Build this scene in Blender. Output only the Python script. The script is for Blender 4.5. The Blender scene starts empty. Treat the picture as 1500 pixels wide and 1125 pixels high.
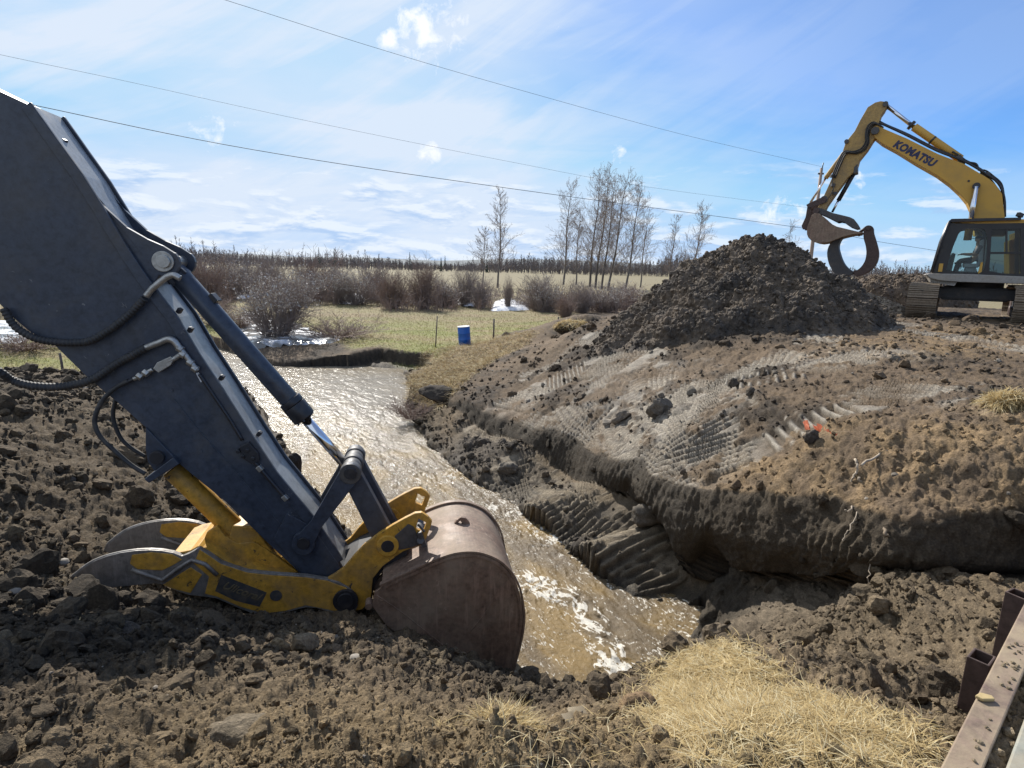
import bpy, math, random
import numpy as np
from mathutils import Vector, Matrix

random.seed(7)
rng = np.random.default_rng(7)
scene = bpy.context.scene
COL = scene.collection
R = math.radians

# ------------------------------------------------------------------ camera
EYE = Vector((0.0, 0.0, 1.7))
FPX = 850.0
PITCH, ROLL = R(11.45), R(1.4)
_f = Vector((0, math.cos(PITCH), -math.sin(PITCH)))
_r0 = Vector((1, 0, 0))
_u0 = Vector((0, math.sin(PITCH), math.cos(PITCH)))
_r = _r0 * math.cos(ROLL) + _u0 * math.sin(ROLL)
_u = _u0 * math.cos(ROLL) - _r0 * math.sin(ROLL)
cd = bpy.data.cameras.new("camera")
cam = bpy.data.objects.new("camera", cd)
COL.objects.link(cam)
cam.matrix_world = Matrix(((_r.x, _u.x, -_f.x, EYE.x), (_r.y, _u.y, -_f.y, EYE.y), (_r.z, _u.z, -_f.z, EYE.z), (0, 0, 0, 1)))
cd.sensor_width = 36
cd.lens = 36 * FPX / 1500.0
cd.clip_start = 0.05
cd.clip_end = 9000
scene.camera = cam


def ray(px, py):
    return _f + _r * ((px - 750.0) / FPX) - _u * ((py - 562.5) / FPX)


def hitD(px, py, D):          # point D metres below the eye
    d = ray(px, py)
    return EYE + d * (-D / d.z)


def hitY(px, py, Y):
    d = ray(px, py)
    return EYE + d * (Y / d.y)


class Plane:
    """a vertical plane; depth t runs along A (away from the viewer), U runs right"""
    def __init__(s, P0, yaw):
        s.P0 = Vector(P0)
        s.A = Vector((math.sin(yaw), math.cos(yaw), 0))
        s.U = Vector((math.cos(yaw), -math.sin(yaw), 0))

    def pt(s, px, py, t=0.0):
        d = ray(px, py)
        k = ((s.P0 + s.A * t) - EYE).dot(s.A) / d.dot(s.A)
        return EYE + d * k

    def scale(s, px, py, t=0.0):   # metres per pixel there
        return (s.pt(px, py, t) - EYE).dot(_f) / FPX


# ------------------------------------------------------------------ mesh builder
class MB:
    def __init__(s):
        s.v, s.f, s.m, s.sm = [], [], [], []

    def add(s, verts, faces, mi=0, smooth=False):
        b = len(s.v)
        s.v.extend([tuple(p) for p in verts])
        for f in faces:
            s.f.append([i + b for i in f])
            s.m.append(mi)
            s.sm.append(smooth)
        return s

    def prism(s, poly, off, mi=0, cap=True):
        n = len(poly)
        off = Vector(off)
        a = [Vector(p) for p in poly]
        v = a + [p + off for p in a]
        fs = []
        # orient so normals point out
        nrm = Vector((0, 0, 0))
        for i in range(n):
            p, q = a[i], a[(i + 1) % n]
            nrm += (p - a[0]).cross(q - a[0])
        flip = nrm.dot(off) > 0
        for i in range(n):
            j = (i + 1) % n
            q = [i, j, j + n, i + n]
            fs.append(q[::-1] if not flip else q)
        c0, c1 = list(range(n)), list(range(n, 2 * n))
        if cap:
            fs.append(c0[::-1] if flip else c0)
            fs.append(c1 if flip else c1[::-1])
        return s.add(v, fs, mi)

    def box(s, c, size, rot=None, mi=0):
        c = Vector(c)
        sx, sy, sz = [x / 2 for x in size]
        v = [Vector((x, y, z)) for x in (-sx, sx) for y in (-sy, sy) for z in (-sz, sz)]
        if rot is not None:
            v = [rot @ p for p in v]
        v = [p + c for p in v]
        return s.add(v, [(0, 1, 3, 2), (4, 6, 7, 5), (0, 4, 5, 1), (2, 3, 7, 6), (0, 2, 6, 4), (1, 5, 7, 3)], mi)

    def bar(s, p, q, w, h, up=(0, 0, 1), mi=0):
        p, q = Vector(p), Vector(q)
        d = (q - p).normalized()
        up = Vector(up)
        x = d.cross(up).normalized()
        y = x.cross(d)
        v = []
        for e in (p, q):
            for a, b in ((-1, -1), (1, -1), (1, 1), (-1, 1)):
                v.append(e + x * (a * w / 2) + y * (b * h / 2))
        return s.add(v, [(0, 1, 2, 3), (7, 6, 5, 4), (0, 4, 5, 1), (1, 5, 6, 2), (2, 6, 7, 3), (3, 7, 4, 0)], mi)

    def tube(s, path, r, seg=10, mi=0, cap=True, smooth=True):
        P = [Vector(p) for p in path]
        n = len(P)
        rr = [r] * n if not hasattr(r, "__len__") else list(r)
        v, f = [], []
        x = None
        for i in range(n):
            d = (P[min(i + 1, n - 1)] - P[max(i - 1, 0)]).normalized()
            if x is None:
                h = Vector((0, 0, 1)) if abs(d.z) < .9 else Vector((1, 0, 0))
                x = d.cross(h).normalized()
            else:
                x = (x - d * x.dot(d)).normalized()
            y = d.cross(x)
            for k in range(seg):
                a = 2 * math.pi * k / seg
                v.append(P[i] + (x * math.cos(a) + y * math.sin(a)) * rr[i])
        for i in range(n - 1):
            for k in range(seg):
                k2 = (k + 1) % seg
                f.append((i * seg + k, i * seg + k2, (i + 1) * seg + k2, (i + 1) * seg + k))
        s.add(v, f, mi, smooth)
        if cap:
            b = len(s.v) - len(v)
            s.f.append([b + k for k in range(seg)][::-1]); s.m.append(mi); s.sm.append(False)
            s.f.append([b + (n - 1) * seg + k for k in range(seg)]); s.m.append(mi); s.sm.append(False)
        return s

    def build(s, name, mats, parent=None, bevel=0.0, seg=2, auto=False):
        me = bpy.data.meshes.new(name)
        me.from_pydata(s.v, [], s.f)
        if not isinstance(mats, (list, tuple)):
            mats = [mats]
        for m in mats:
            me.materials.append(m)
        me.polygons.foreach_set("material_index", s.m)
        me.polygons.foreach_set("use_smooth", s.sm)
        me.update()
        o = bpy.data.objects.new(name, me)
        COL.objects.link(o)
        if parent is not None:
            o.parent = parent
            o.matrix_parent_inverse = PARENT_INV(parent)
        if bevel > 0:
            b = o.modifiers.new("bevel", "BEVEL")
            b.width = bevel
            b.segments = seg
            b.limit_method = "ANGLE"
            b.angle_limit = R(35)
        return o


def PARENT_INV(p):
    return Matrix.Translation(-p.location) if p.type == "EMPTY" else Matrix.Identity(4)


def empty(name, loc, label, cat, group=None):
    o = bpy.data.objects.new(name, None)
    o.empty_display_size = .2
    COL.objects.link(o)
    o.location = loc
    return tag(o, label, cat, group)


def tag(o, label=None, cat=None, group=None, kind=None):
    for k, x in (("label", label), ("category", cat), ("group", group), ("kind", kind)):
        if x:
            o[k] = x
    return o


def mesh_np(name, V, F, mat, smooth=True, kind=None, cols=None, extra=None):
    """fast mesh from numpy arrays; F is (n,3) or (n,4)"""
    me = bpy.data.meshes.new(name)
    V = np.ascontiguousarray(V, dtype=np.float32)
    F = np.ascontiguousarray(F, dtype=np.int32)
    k = F.shape[1]
    me.vertices.add(len(V)); me.vertices.foreach_set("co", V.ravel())
    me.loops.add(F.size); me.loops.foreach_set("vertex_index", F.ravel())
    me.polygons.add(len(F))
    me.polygons.foreach_set("loop_start", np.arange(0, F.size, k, dtype=np.int32))
    me.polygons.foreach_set("loop_total", np.full(len(F), k, dtype=np.int32))
    me.polygons.foreach_set("use_smooth", np.full(len(F), smooth))
    me.update(calc_edges=True)
    if cols is not None:
        at = me.color_attributes.new("Col", "FLOAT_COLOR", "POINT")
        c = np.ones((len(V), 4), np.float32); c[:, :cols.shape[1]] = cols
        at.data.foreach_set("color", c.ravel())
    for nm, arr in (extra or {}).items():
        at = me.attributes.new(nm, "FLOAT", "POINT")
        at.data.foreach_set("value", np.ascontiguousarray(arr, dtype=np.float32))
    me.materials.append(mat)
    o = bpy.data.objects.new(name, me)
    COL.objects.link(o)
    if kind:
        o["kind"] = kind
    return o


# ------------------------------------------------------------------ numpy noise
_perm = np.random.default_rng(3).permutation(4096).astype(np.int64)
_grad = np.random.default_rng(4).normal(size=(4096, 3))
_grad /= np.linalg.norm(_grad, axis=1)[:, None]


def _hash(ix, iy, iz):
    return _perm[(_perm[(_perm[ix & 4095] + iy) & 4095] + iz) & 4095]


def perlin(P):
    """P (n,3) -> noise about -1..1"""
    out = np.zeros(len(P), np.float32)
    CH = 400000
    for a in range(0, len(P), CH):
        Q = P[a:a + CH]
        I = np.floor(Q).astype(np.int64)
        f = Q - I
        w = f * f * f * (f * (f * 6 - 15) + 10)
        acc = 0
        for dx in (0, 1):
            wx = w[:, 0] if dx else 1 - w[:, 0]
            for dy in (0, 1):
                wy = w[:, 1] if dy else 1 - w[:, 1]
                for dz in (0, 1):
                    wz = w[:, 2] if dz else 1 - w[:, 2]
                    g = _grad[_hash(I[:, 0] + dx, I[:, 1] + dy, I[:, 2] + dz)]
                    acc = acc + wx * wy * wz * (g[:, 0] * (f[:, 0] - dx) + g[:, 1] * (f[:, 1] - dy) + g[:, 2] * (f[:, 2] - dz))
        out[a:a + CH] = acc * 1.6
    return out


def fbm(P, scale, octs=4, gain=.5, off=0.0):
    P = np.asarray(P, dtype=np.float64) / scale + off
    s, a, t = 0, 1.0, 0
    for i in range(octs):
        s = s + a * perlin(P); t += a
        P = P * 2.03 + 17.3; a *= gain
    return s / t


def billow(P, scale, octs=4, gain=.55, off=0.0):
    """rounded lumps with creases between them, 0..1"""
    P = np.asarray(P, dtype=np.float64) / scale + off
    s, a, t = 0, 1.0, 0
    for i in range(octs):
        s = s + a * np.abs(perlin(P)); t += a
        P = P * 2.07 + 9.1; a *= gain
    return np.sqrt(np.clip(s / t * 1.8, 0, 1))


def cells(P, scale, off=0.0):
    """cellular noise: distance to nearest, second nearest and an id value"""
    P = np.asarray(P, dtype=np.float64) / scale + off
    d1 = np.full(len(P), 9.0); d2 = np.full(len(P), 9.0); idv = np.zeros(len(P))
    CH = 300000
    for a in range(0, len(P), CH):
        Q = P[a:a + CH]
        I = np.floor(Q).astype(np.int64)
        e1 = np.full(len(Q), 9.0); e2 = np.full(len(Q), 9.0); ev = np.zeros(len(Q))
        for dx in (-1, 0, 1):
            for dy in (-1, 0, 1):
                for dz in (-1, 0, 1):
                    J = I + np.array([dx, dy, dz])
                    h = _hash(J[:, 0], J[:, 1], J[:, 2])
                    C = J + .5 + .38 * _grad[h]
                    d = np.sqrt(((Q - C) ** 2).sum(1))
                    c = d < e1
                    e2 = np.where(c, e1, np.minimum(e2, d))
                    ev = np.where(c, h / 4096.0, ev)
                    e1 = np.where(c, d, e1)
        d1[a:a + CH], d2[a:a + CH], idv[a:a + CH] = e1, e2, ev
    return d1, d2, idv


def sstep(a, b, x):
    t = np.clip((x - a) / (b - a), 0, 1)
    return t * t * (3 - 2 * t)


def poly_sd(XY, poly):
    """signed distance to polygon (positive inside)"""
    poly = np.asarray(poly, float)
    n = len(poly)
    d = np.full(len(XY), 1e9)
    ins = np.zeros(len(XY), bool)
    x, y = XY[:, 0], XY[:, 1]
    for i in range(n):
        a, b = poly[i], poly[(i + 1) % n]
        e = b - a
        L = max((e * e).sum(), 1e-9)
        t = np.clip(((x - a[0]) * e[0] + (y - a[1]) * e[1]) / L, 0, 1)
        d = np.minimum(d, np.hypot(x - a[0] - t * e[0], y - a[1] - t * e[1]))
        c = ((a[1] > y) != (b[1] > y))
        with np.errstate(divide="ignore", invalid="ignore"):
            xx = a[0] + (y - a[1]) / (b[1] - a[1] + 1e-12) * e[0]
        ins ^= c & (x < xx)
    return np.where(ins, d, -d)


def line_st(XY, pts):
    """distance to polyline, arc length of the foot point, signed side"""
    pts = np.asarray(pts, float)
    d = np.full(len(XY), 1e9); s = np.zeros(len(XY)); side = np.zeros(len(XY))
    acc = 0.0
    for a, b in zip(pts[:-1], pts[1:]):
        e = b - a
        L = np.hypot(*e)
        t = np.clip(((XY[:, 0] - a[0]) * e[0] + (XY[:, 1] - a[1]) * e[1]) / (L * L), 0, 1)
        dx, dy = XY[:, 0] - a[0] - t * e[0], XY[:, 1] - a[1] - t * e[1]
        q = np.hypot(dx, dy)
        m = q < d
        d = np.where(m, q, d); s = np.where(m, acc + t * L, s)
        side = np.where(m, (e[0] * dy - e[1] * dx) / L, side)
        acc += L
    return d, s, side


def rbf(pts, c=.5, reg=1e-3):
    pts = np.asarray([tuple(p) for p in pts], float)
    XY, Z = pts[:, :2], pts[:, 2]
    n = len(XY)
    D = np.sqrt(((XY[:, None] - XY[None]) ** 2).sum(2) + c * c)
    A = np.zeros((n + 3, n + 3))
    A[:n, :n] = D - reg * np.eye(n) * 10
    A[:n, n] = 1; A[:n, n + 1:] = XY
    A[n, :n] = 1; A[n + 1:, :n] = XY.T
    w = np.linalg.solve(A, np.concatenate([Z, np.zeros(3)]))

    def f(Q):
        out = w[n] + Q[:, 0] * w[n + 1] + Q[:, 1] * w[n + 2]
        for i in range(n):
            out = out + w[i] * np.sqrt((Q[:, 0] - XY[i, 0]) ** 2 + (Q[:, 1] - XY[i, 1]) ** 2 + c * c)
        return out
    return f
# ------------------------------------------------------------------ materials
class NT:
    def __init__(s, name):
        s.m = bpy.data.materials.new(name)
        s.m.use_nodes = True
        s.t = s.m.node_tree
        s.t.nodes.clear()
        s.out = s.n("ShaderNodeOutputMaterial")
        s.b = s.n("ShaderNodeBsdfPrincipled")
        s.l(s.b.outputs[0], s.out.inputs[0])

    def n(s, t, **kw):
        x = s.t.nodes.new(t)
        for k, v in kw.items():
            setattr(x, k, v)
        return x

    def l(s, a, b):
        s.t.links.new(a, b)

    def set(s, **kw):
        for k, v in kw.items():
            i = s.b.inputs[k.replace("_", " ")]
            if hasattr(v, "is_output") or isinstance(v, bpy.types.NodeSocket):
                s.l(v, i)
            elif k in ("Base_Color",) and len(v) == 3:
                i.default_value = (*v, 1)
            else:
                i.default_value = v
        return s

    def coord(s, kind="Object"):
        if kind == "Pos":
            return s.n("ShaderNodeNewGeometry").outputs["Position"]
        return s.n("ShaderNodeTexCoord").outputs[kind]

    def mapping(s, vec, scale=(1, 1, 1), rot=(0, 0, 0), loc=(0, 0, 0)):
        m = s.n("ShaderNodeMapping")
        m.inputs["Scale"].default_value = scale
        m.inputs["Rotation"].default_value = rot
        m.inputs["Location"].default_value = loc
        s.l(vec, m.inputs[0])
        return m.outputs[0]

    def noise(s, vec, scale, detail=4, rough=.55, dist=0.0):
        x = s.n("ShaderNodeTexNoise")
        x.inputs["Scale"].default_value = scale
        x.inputs["Detail"].default_value = detail
        x.inputs["Roughness"].default_value = rough
        x.inputs["Distortion"].default_value = dist
        if vec is not None:
            s.l(vec, x.inputs["Vector"])
        return x.outputs[0]

    def vor(s, vec, scale, feature="F1"):
        x = s.n("ShaderNodeTexVoronoi", feature=feature)
        x.inputs["Scale"].default_value = scale
        s.l(vec, x.inputs["Vector"])
        return x.outputs[0]

    def ramp(s, fac, *stops):
        r = s.n("ShaderNodeValToRGB")
        e = r.color_ramp.elements
        while len(e) < len(stops):
            e.new(.5)
        for i, (p, c) in enumerate(stops):
            e[i].position = p
            c = (c, c, c) if not hasattr(c, "__len__") else c
            e[i].color = (*c, 1)
        s.l(fac, r.inputs[0])
        return r.outputs[0]

    def mix(s, fac, a, b, mode="MIX"):
        x = s.n("ShaderNodeMix", data_type="RGBA", blend_type=mode)
        for sock, v in ((x.inputs[0], fac), (x.inputs[6], a), (x.inputs[7], b)):
            if isinstance(v, bpy.types.NodeSocket):
                s.l(v, sock)
            elif hasattr(v, "__len__"):
                sock.default_value = (*v, 1)
            else:
                sock.default_value = v
        return x.outputs[2]

    def math(s, op, a, b=0.0, c=None, clamp=False):
        x = s.n("ShaderNodeMath", operation=op, use_clamp=clamp)
        for i, v in enumerate((a, b) if c is None else (a, b, c)):
            if isinstance(v, bpy.types.NodeSocket):
                s.l(v, x.inputs[i])
            else:
                x.inputs[i].default_value = v
        return x.outputs[0]

    def bump(s, h, strength=.5, dist=.01):
        x = s.n("ShaderNodeBump")
        x.inputs["Strength"].default_value = strength
        x.inputs["Distance"].default_value = dist
        s.l(h, x.inputs["Height"])
        s.l(x.outputs[0], s.b.inputs["Normal"])
        return s


def paint(name, col, rough=.45, metal=0.0, dirt=None, dirt_amt=.5, dirt_scale=4.0, var=.15, scratch=None, bump=.15, bscale=60, spec=.5, scr_th=.62, streak=0.0):
    """painted or bare metal with dust, grime and scratches"""
    k = NT(name)
    p = k.coord("Pos")
    n1 = k.noise(p, 2.3, 5)
    n2 = k.noise(p, dirt_scale, 8, .65, .4)
    c = k.mix(n1, tuple(x * (1 - var) for x in col), tuple(min(1, x * (1 + var)) for x in col))
    rgh = k.ramp(n1, (.3, max(.05, rough - .1)), (.7, min(1, rough + .12)))
    n5 = k.noise(p, 17, 9, .68, .3)
    if var >= .15 and bump:
        c = k.mix(1.0, c, k.ramp(n5, (.30, 1 - 1.6 * var), (.5, 1.0), (.72, 1 + 1.3 * var)), "MULTIPLY")
    if streak:
        n6 = k.noise(k.mapping(p, (9, 9, 1.1), (R(12), R(-24), R(18))), 2.2, 8, .7, .3)
        c = k.mix(k.ramp(n6, (.52, 0.0), (.66, streak)), c, tuple(min(1, x * 1.9 + .03) for x in col))
        n7 = k.noise(k.mapping(p, (30, 30, 2.2), (R(-8), R(15), 0)), 2.0, 6, .7)
        c = k.mix(k.ramp(n7, (.60, 0.0), (.66, streak * .8)), c, tuple(x * .45 for x in col))
    if scratch is not None:
        n3 = k.noise(p, dirt_scale * 3.1, 6, .7, .8)
        f = k.ramp(n3, (scr_th, 0.0), (scr_th + .03, 1.0))
        c = k.mix(f, c, scratch)
    if dirt is not None:
        f = k.ramp(n2, (.62 - .35 * dirt_amt, 0.0), (.86 - .3 * dirt_amt, min(1.0, .35 + dirt_amt * .6)))
        c = k.mix(f, c, dirt)
        rgh = k.mix(f, rgh, (.9, .9, .9))
    k.set(Base_Color=c, Roughness=rgh, Metallic=metal)
    k.b.inputs["Specular IOR Level"].default_value = spec
    if bump:
        k.bump(k.noise(p, bscale, 4), bump, .004)
    return k.m


MUD = (.19, .15, .11)
M = {}
M["grey"] = paint("dark_grey_paint", (.042, .052, .073), .38, 0, (.13, .115, .095), .38, 1.2, .25, (.19, .19, .19), .12, 25, .5, .665)
M["grey_worn"] = paint("worn_grey_steel", (.075, .072, .072), .5, .3, (.17, .14, .11), .4, 3.5, .25, (.2, .19, .18), .2, 40, .5, .68)
M["dust_sheen"] = paint("dust_sheen_grey", (.27, .28, .285), .36, 0, (.20, .185, .16), .35, 3.0, .2, (.06, .065, .075), .1, 30, .6, .68)  # dust grey, paled so its colour also carries the sunlit sheen
M["black"] = paint("black_metal", (.022, .022, .026), .45, 0, (.12, .10, .08), .25, 5, .2)
M["rubber"] = paint("black_rubber", (.03, .03, .031), .6, 0, (.13, .11, .09), .35, 9, .2)
M["chrome"] = paint("chrome", (.72, .74, .78), .09, 1.0, None, var=.03, bump=0)
M["zinc"] = paint("zinc_fitting", (.42, .41, .38), .38, .8, (.2, .17, .13), .3, 20, .2)
M["bucket"] = paint("bucket_steel", (.18, .118, .082), .62, .08, (.31, .245, .175), .56, 2.2, .3, (.32, .23, .17), .3, 30, .5, .63, .55)
M["bucket_in"] = paint("muddy_steel", (.09, .07, .055), .8, .1, MUD, .6, 3, .3)
M["thumb_y"] = paint("worn_yellow_paint", (.50, .27, .035), .5, 0, (.16, .125, .09), .42, 3.2, .25, (.05, .04, .032), .2, 35, .5, .62, .15)
M["thumb_g"] = paint("thumb_bare_steel", (.23, .215, .195), .5, .4, (.20, .165, .13), .45, 3, .25, (.3, .29, .28), .2, 35, .5, .66, .4)
M["yellow"] = paint("machine_yellow", (.56, .325, .06), .5, 0, (.26, .19, .11), .28, 1.0, .14, (.3, .2, .1), .08, 20, .4, .72)
M["yellow_mud"] = paint("muddy_yellow", (.44, .28, .085), .6, 0, (.20, .155, .11), .65, 1.1, .2)
M["rust"] = paint("rusty_steel", (.175, .118, .09), .65, .1, (.33, .26, .17), .78, 4.5, .3, (.24, .165, .125), .4, 70, .4, .62)
M["rust_dark"] = paint("dark_rusty_steel", (.085, .058, .05), .6, .25, (.2, .15, .11), .15, 4, .25, (.16, .11, .09), .3, 60, .4, .68)
M["green_plank"] = paint("grey_green_plank", (.27, .28, .24), .75, 0, (.30, .24, .16), .7, 4, .2, None, .4, 40)
M["track"] = paint("muddy_track_steel", (.22, .17, .12), .75, .1, (.30, .24, .17), .6, 3, .3, (.08, .07, .06), .4, 30, .4, .62)
M["deck"] = paint("pale_dusty_frame", (.30, .28, .25), .6, 0, (.32, .27, .2), .5, 2, .15)
M["dark_frame"] = paint("dark_underframe", (.045, .044, .046), .6, 0, (.15, .12, .09), .4, 3, .2)
M["cabblack"] = paint("cab_frame_black", (.018, .018, .02), .4, 0, (.1, .09, .07), .2, 4, .1)
M["seat"] = paint("seat_fabric", (.03, .03, .035), .9, var=.1)
M["lightgrey"] = paint("light_grey_plastic", (.45, .46, .5), .6, var=.1)
M["letter"] = paint("dark_blue_lettering", (.015, .02, .075), .5, 0, (.3, .2, .1), .12, 6, .1)
M["fade"] = paint("faded_lettering", (.16, .125, .07), .6, 0, (.07, .065, .055), .25, 30, .2)
M["decal"] = paint("dark_decal", (.045, .046, .05), .6, 0, (.17, .13, .08), .55, 9, .25)
M["blue"] = paint("blue_plastic", (.012, .10, .40), .4, 0, (.2, .17, .12), .1, 5, .1)
M["white"] = paint("white_plastic", (.75, .76, .78), .5, var=.05)
M["post"] = paint("grey_wood_post", (.16, .13, .105), .85, 0, (.1, .08, .06), .3, 8, .25)
M["polewood"] = paint("pole_wood", (.30, .22, .17), .85, var=.2)
M["wire"] = paint("wire", (.03, .03, .035), .6, var=.05, bump=0)
M["orange"] = paint("orange_plastic", (.62, .13, .045), .6, 0, (.25, .17, .10), .5, 15, .15)
M["root"] = paint("pale_root", (.38, .31, .23), .85, 0, (.2, .15, .1), .4, 12, .2)
M["bark"] = paint("grey_brown_bark", (.10, .085, .075), .9, 0, None, var=.3, bump=0)
M["bark_pale"] = paint("pale_poplar_bark", (.16, .14, .125), .9, 0, None, var=.35, bump=0)
M["twig"] = paint("grey_twigs", (.27, .22, .19), .9, 0, None, var=.3, bump=0)
M["twig_red"] = paint("reddish_twigs", (.25, .18, .145), .9, 0, None, var=.3, bump=0)
M["bud"] = paint("pale_catkins", (.60, .55, .48), .9, 0, None, var=.2, bump=0)
M["stone"] = paint("pale_stone", (.25, .22, .18), .8, 0, MUD, .35, 6, .15, None, .4, 30)
M["skin"] = paint("skin", (.42, .26, .19), .6, var=.05, bump=0)
M["shirt"] = paint("grey_shirt", (.16, .15, .17), .9, var=.2, bump=0)
M["trousers"] = paint("dark_trousers", (.03, .03, .04), .9, var=.1, bump=0)
M["cap"] = paint("dark_cap", (.02, .02, .025), .8, var=.1, bump=0)
M["hair"] = paint("brown_hair", (.04, .028, .02), .8, var=.1, bump=0)


def glass_mat(name, tint=(.8, .9, .88), op=.22):
    k = NT(name)
    t = k.n("ShaderNodeBsdfTransparent")
    t.inputs[0].default_value = (*tint, 1)
    g = k.n("ShaderNodeBsdfGlossy")
    g.inputs["Roughness"].default_value = .04
    g.inputs[0].default_value = (.9, .9, .9, 1)
    fr = k.n("ShaderNodeLayerWeight"); fr.inputs[0].default_value = .25
    d = k.n("ShaderNodeBsdfDiffuse"); d.inputs[0].default_value = (.25, .23, .2, 1)
    m0 = k.n("ShaderNodeMixShader"); m0.inputs[0].default_value = op * .35
    k.l(t.outputs[0], m0.inputs[1]); k.l(d.outputs[0], m0.inputs[2])
    m1 = k.n("ShaderNodeMixShader")
    k.l(fr.outputs["Fresnel"], m1.inputs[0]); k.l(m0.outputs[0], m1.inputs[1]); k.l(g.outputs[0], m1.inputs[2])
    k.l(m1.outputs[0], k.out.inputs[0])
    return k.m


M["glass"] = glass_mat("cab_glass", (.80, .87, .86), .10)
M["glass_dark"] = glass_mat("tinted_cab_glass", (.30, .36, .34), .3)


def soil_mat(name, bump=1.0, wet=True):
    """soil: albedo from the Col attribute, broken up by noise; crumbs by bump"""
    k = NT(name)
    p = k.coord("Pos")
    a = k.n("ShaderNodeAttribute", attribute_name="Col").outputs["Color"]
    n1 = k.noise(p, 9, 6, .62)
    n2 = k.noise(p, 55, 5, .6)
    f = k.ramp(n1, (.28, .62), (.55, 1.0), (.8, 1.3))
    c = k.mix(1.0, a, f, "MULTIPLY")
    f2 = k.ramp(n2, (.3, .6), (.55, 1.0), (.8, 1.7))
    c = k.mix(1.0, c, f2, "MULTIPLY")
    w = k.n("ShaderNodeAttribute", attribute_name="wet").outputs["Fac"]
    rg = k.math("SUBTRACT", .93, k.math("MULTIPLY", w, .42))
    k.set(Base_Color=c, Roughness=rg)
    k.b.inputs["Specular IOR Level"].default_value = .28
    h = k.math("ADD", k.math("MULTIPLY", k.noise(p, 38, 6, .65), 1.0), k.math("MULTIPLY", k.noise(p, 130, 4, .6), .45))
    k.bump(h, .95 * bump, .025)
    return k.m


M["soil"] = soil_mat("soil")
M["clod"] = soil_mat("clod_soil", 1.0)
# ------------------------------------------------------------------ terrain
ZW = 1.7 - 4.45                       # water level
ZF = -2.02                            # pasture level


def P2(lst, D=None):
    return [tuple(hitD(x[0], x[1], x[2] if D is None else D))[:2] for x in lst]


# top edge of the cut wall on the far bank, then the rim of the pasture, then round behind
EDGE = [(600, 562, 4.0), (655, 575, 3.72), (700, 598, 3.66), (760, 622, 3.6), (830, 650, 3.5), (920, 688, 3.2), (1000, 716, 2.9),
        (1100, 738, 2.6), (1200, 750, 2.36), (1300, 782, 2.25), (1380, 765, 2.1), (1500, 742, 1.95), (1720, 735, 1.75)]
RIM = [(634, 537, 3.85), (628, 518, 3.74), (560, 509, 3.74), (516, 513, 3.76), (500, 521, 3.95), (400, 530, 4.28), (325, 530, 4.25)]
edge_xy = P2(EDGE)
rim_xy = P2(RIM)
LOW = edge_xy[::-1] + rim_xy + [(-16, 17.5), (-40, 14), (-40, -30), (40, -30), (40, 2)]
# water surface outline
SHORE = [(300, 505), (330, 512), (400, 536), (450, 537), (535, 536), (592, 541), (606, 572), (600, 592), (613, 625), (640, 660), (690, 700),
         (760, 745), (830, 800), (890, 855), (930, 880), (968, 900), (984, 935), (982, 965), (960, 985), (920, 1008), (860, 1022),
         (760, 1005), (700, 960), (620, 880), (540, 805), (480, 765), (440, 708), (405, 640), (375, 590), (330, 545), (240, 525), (235, 508)]
shore_xy = P2(SHORE, 1.7 - ZW)
POND = P2([(-60, 462), (20, 470), (48, 492), (30, 512), (-60, 516)], 4.2)

hi_pts = [hitD(*p) for p in [
    (680, 506, 3.72), (560, 506, 3.75), (450, 470, 3.8), (600, 450, 3.75), (800, 462, 3.55), (300, 450, 3.85), (520, 480, 3.78), (760, 480, 3.7),
    (640, 510, 3.72), (720, 500, 3.66), (500, 521, 3.98), (470, 528, 4.15), (400, 528, 4.25), (325, 528, 4.22), (405, 499, 3.92), (450, 510, 4.0), (600, 562, 4.05), (632, 540, 3.85), (660, 545, 3.7), (655, 574, 3.72),
    (700, 540, 3.5), (730, 520, 3.4), (700, 598, 3.66), (760, 622, 3.6), (830, 650, 3.5), (920, 688, 3.2), (1000, 716, 2.9), (1100, 738, 2.6), (1200, 750, 2.36),
    (1300, 782, 2.25), (1380, 765, 2.1), (1500, 742, 1.95), (1720, 735, 1.75),
    (760, 550, 3.2), (800, 560, 3.05), (760, 515, 2.95), (850, 510, 2.35), (820, 485, 2.6), (850, 600, 3.0), (900, 560, 2.5), (1000, 600, 2.35), (960, 650, 2.75),
    (1050, 530, 1.85), (1050, 660, 2.5), (1100, 500, 1.5), (1100, 600, 2.0), (1150, 690, 2.25), (1200, 560, 1.6), (1200, 650, 1.9), (1300, 600, 1.55), (1300, 690, 1.9),
    (1400, 690, 1.8), (1400, 540, 1.4), (1490, 610, 1.42), (1480, 690, 1.7), (1200, 500, 1.42), (1340, 467, 1.3), (1420, 470, 1.3), (1490, 478, 1.32), (1280, 465, 1.36), (880, 470, 1.75), (930, 480, 1.65), (1000, 490, 1.6), (860, 465, 2.1)]]
hi_pts += [Vector(p) for p in [(20, 20, .38), (26, 16, .35), (22, 27, .3), (16, 28, .2), (9, 24, .1), (5, 21, -.2), (3.5, 24, -1.6), (10, 33, -1.4), (25, 40, -1.2), (40, 20, .2), (14, 8, .25), (14, 3, .2),
                               (0, 40, ZF), (-20, 40, ZF - .05), (-30, 25, ZF + .1), (20, 60, ZF), (0, 70, ZF), (-40, 60, ZF), (60, 60, ZF), (-60, 20, ZF), (60, 20, -.2)]]
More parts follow.
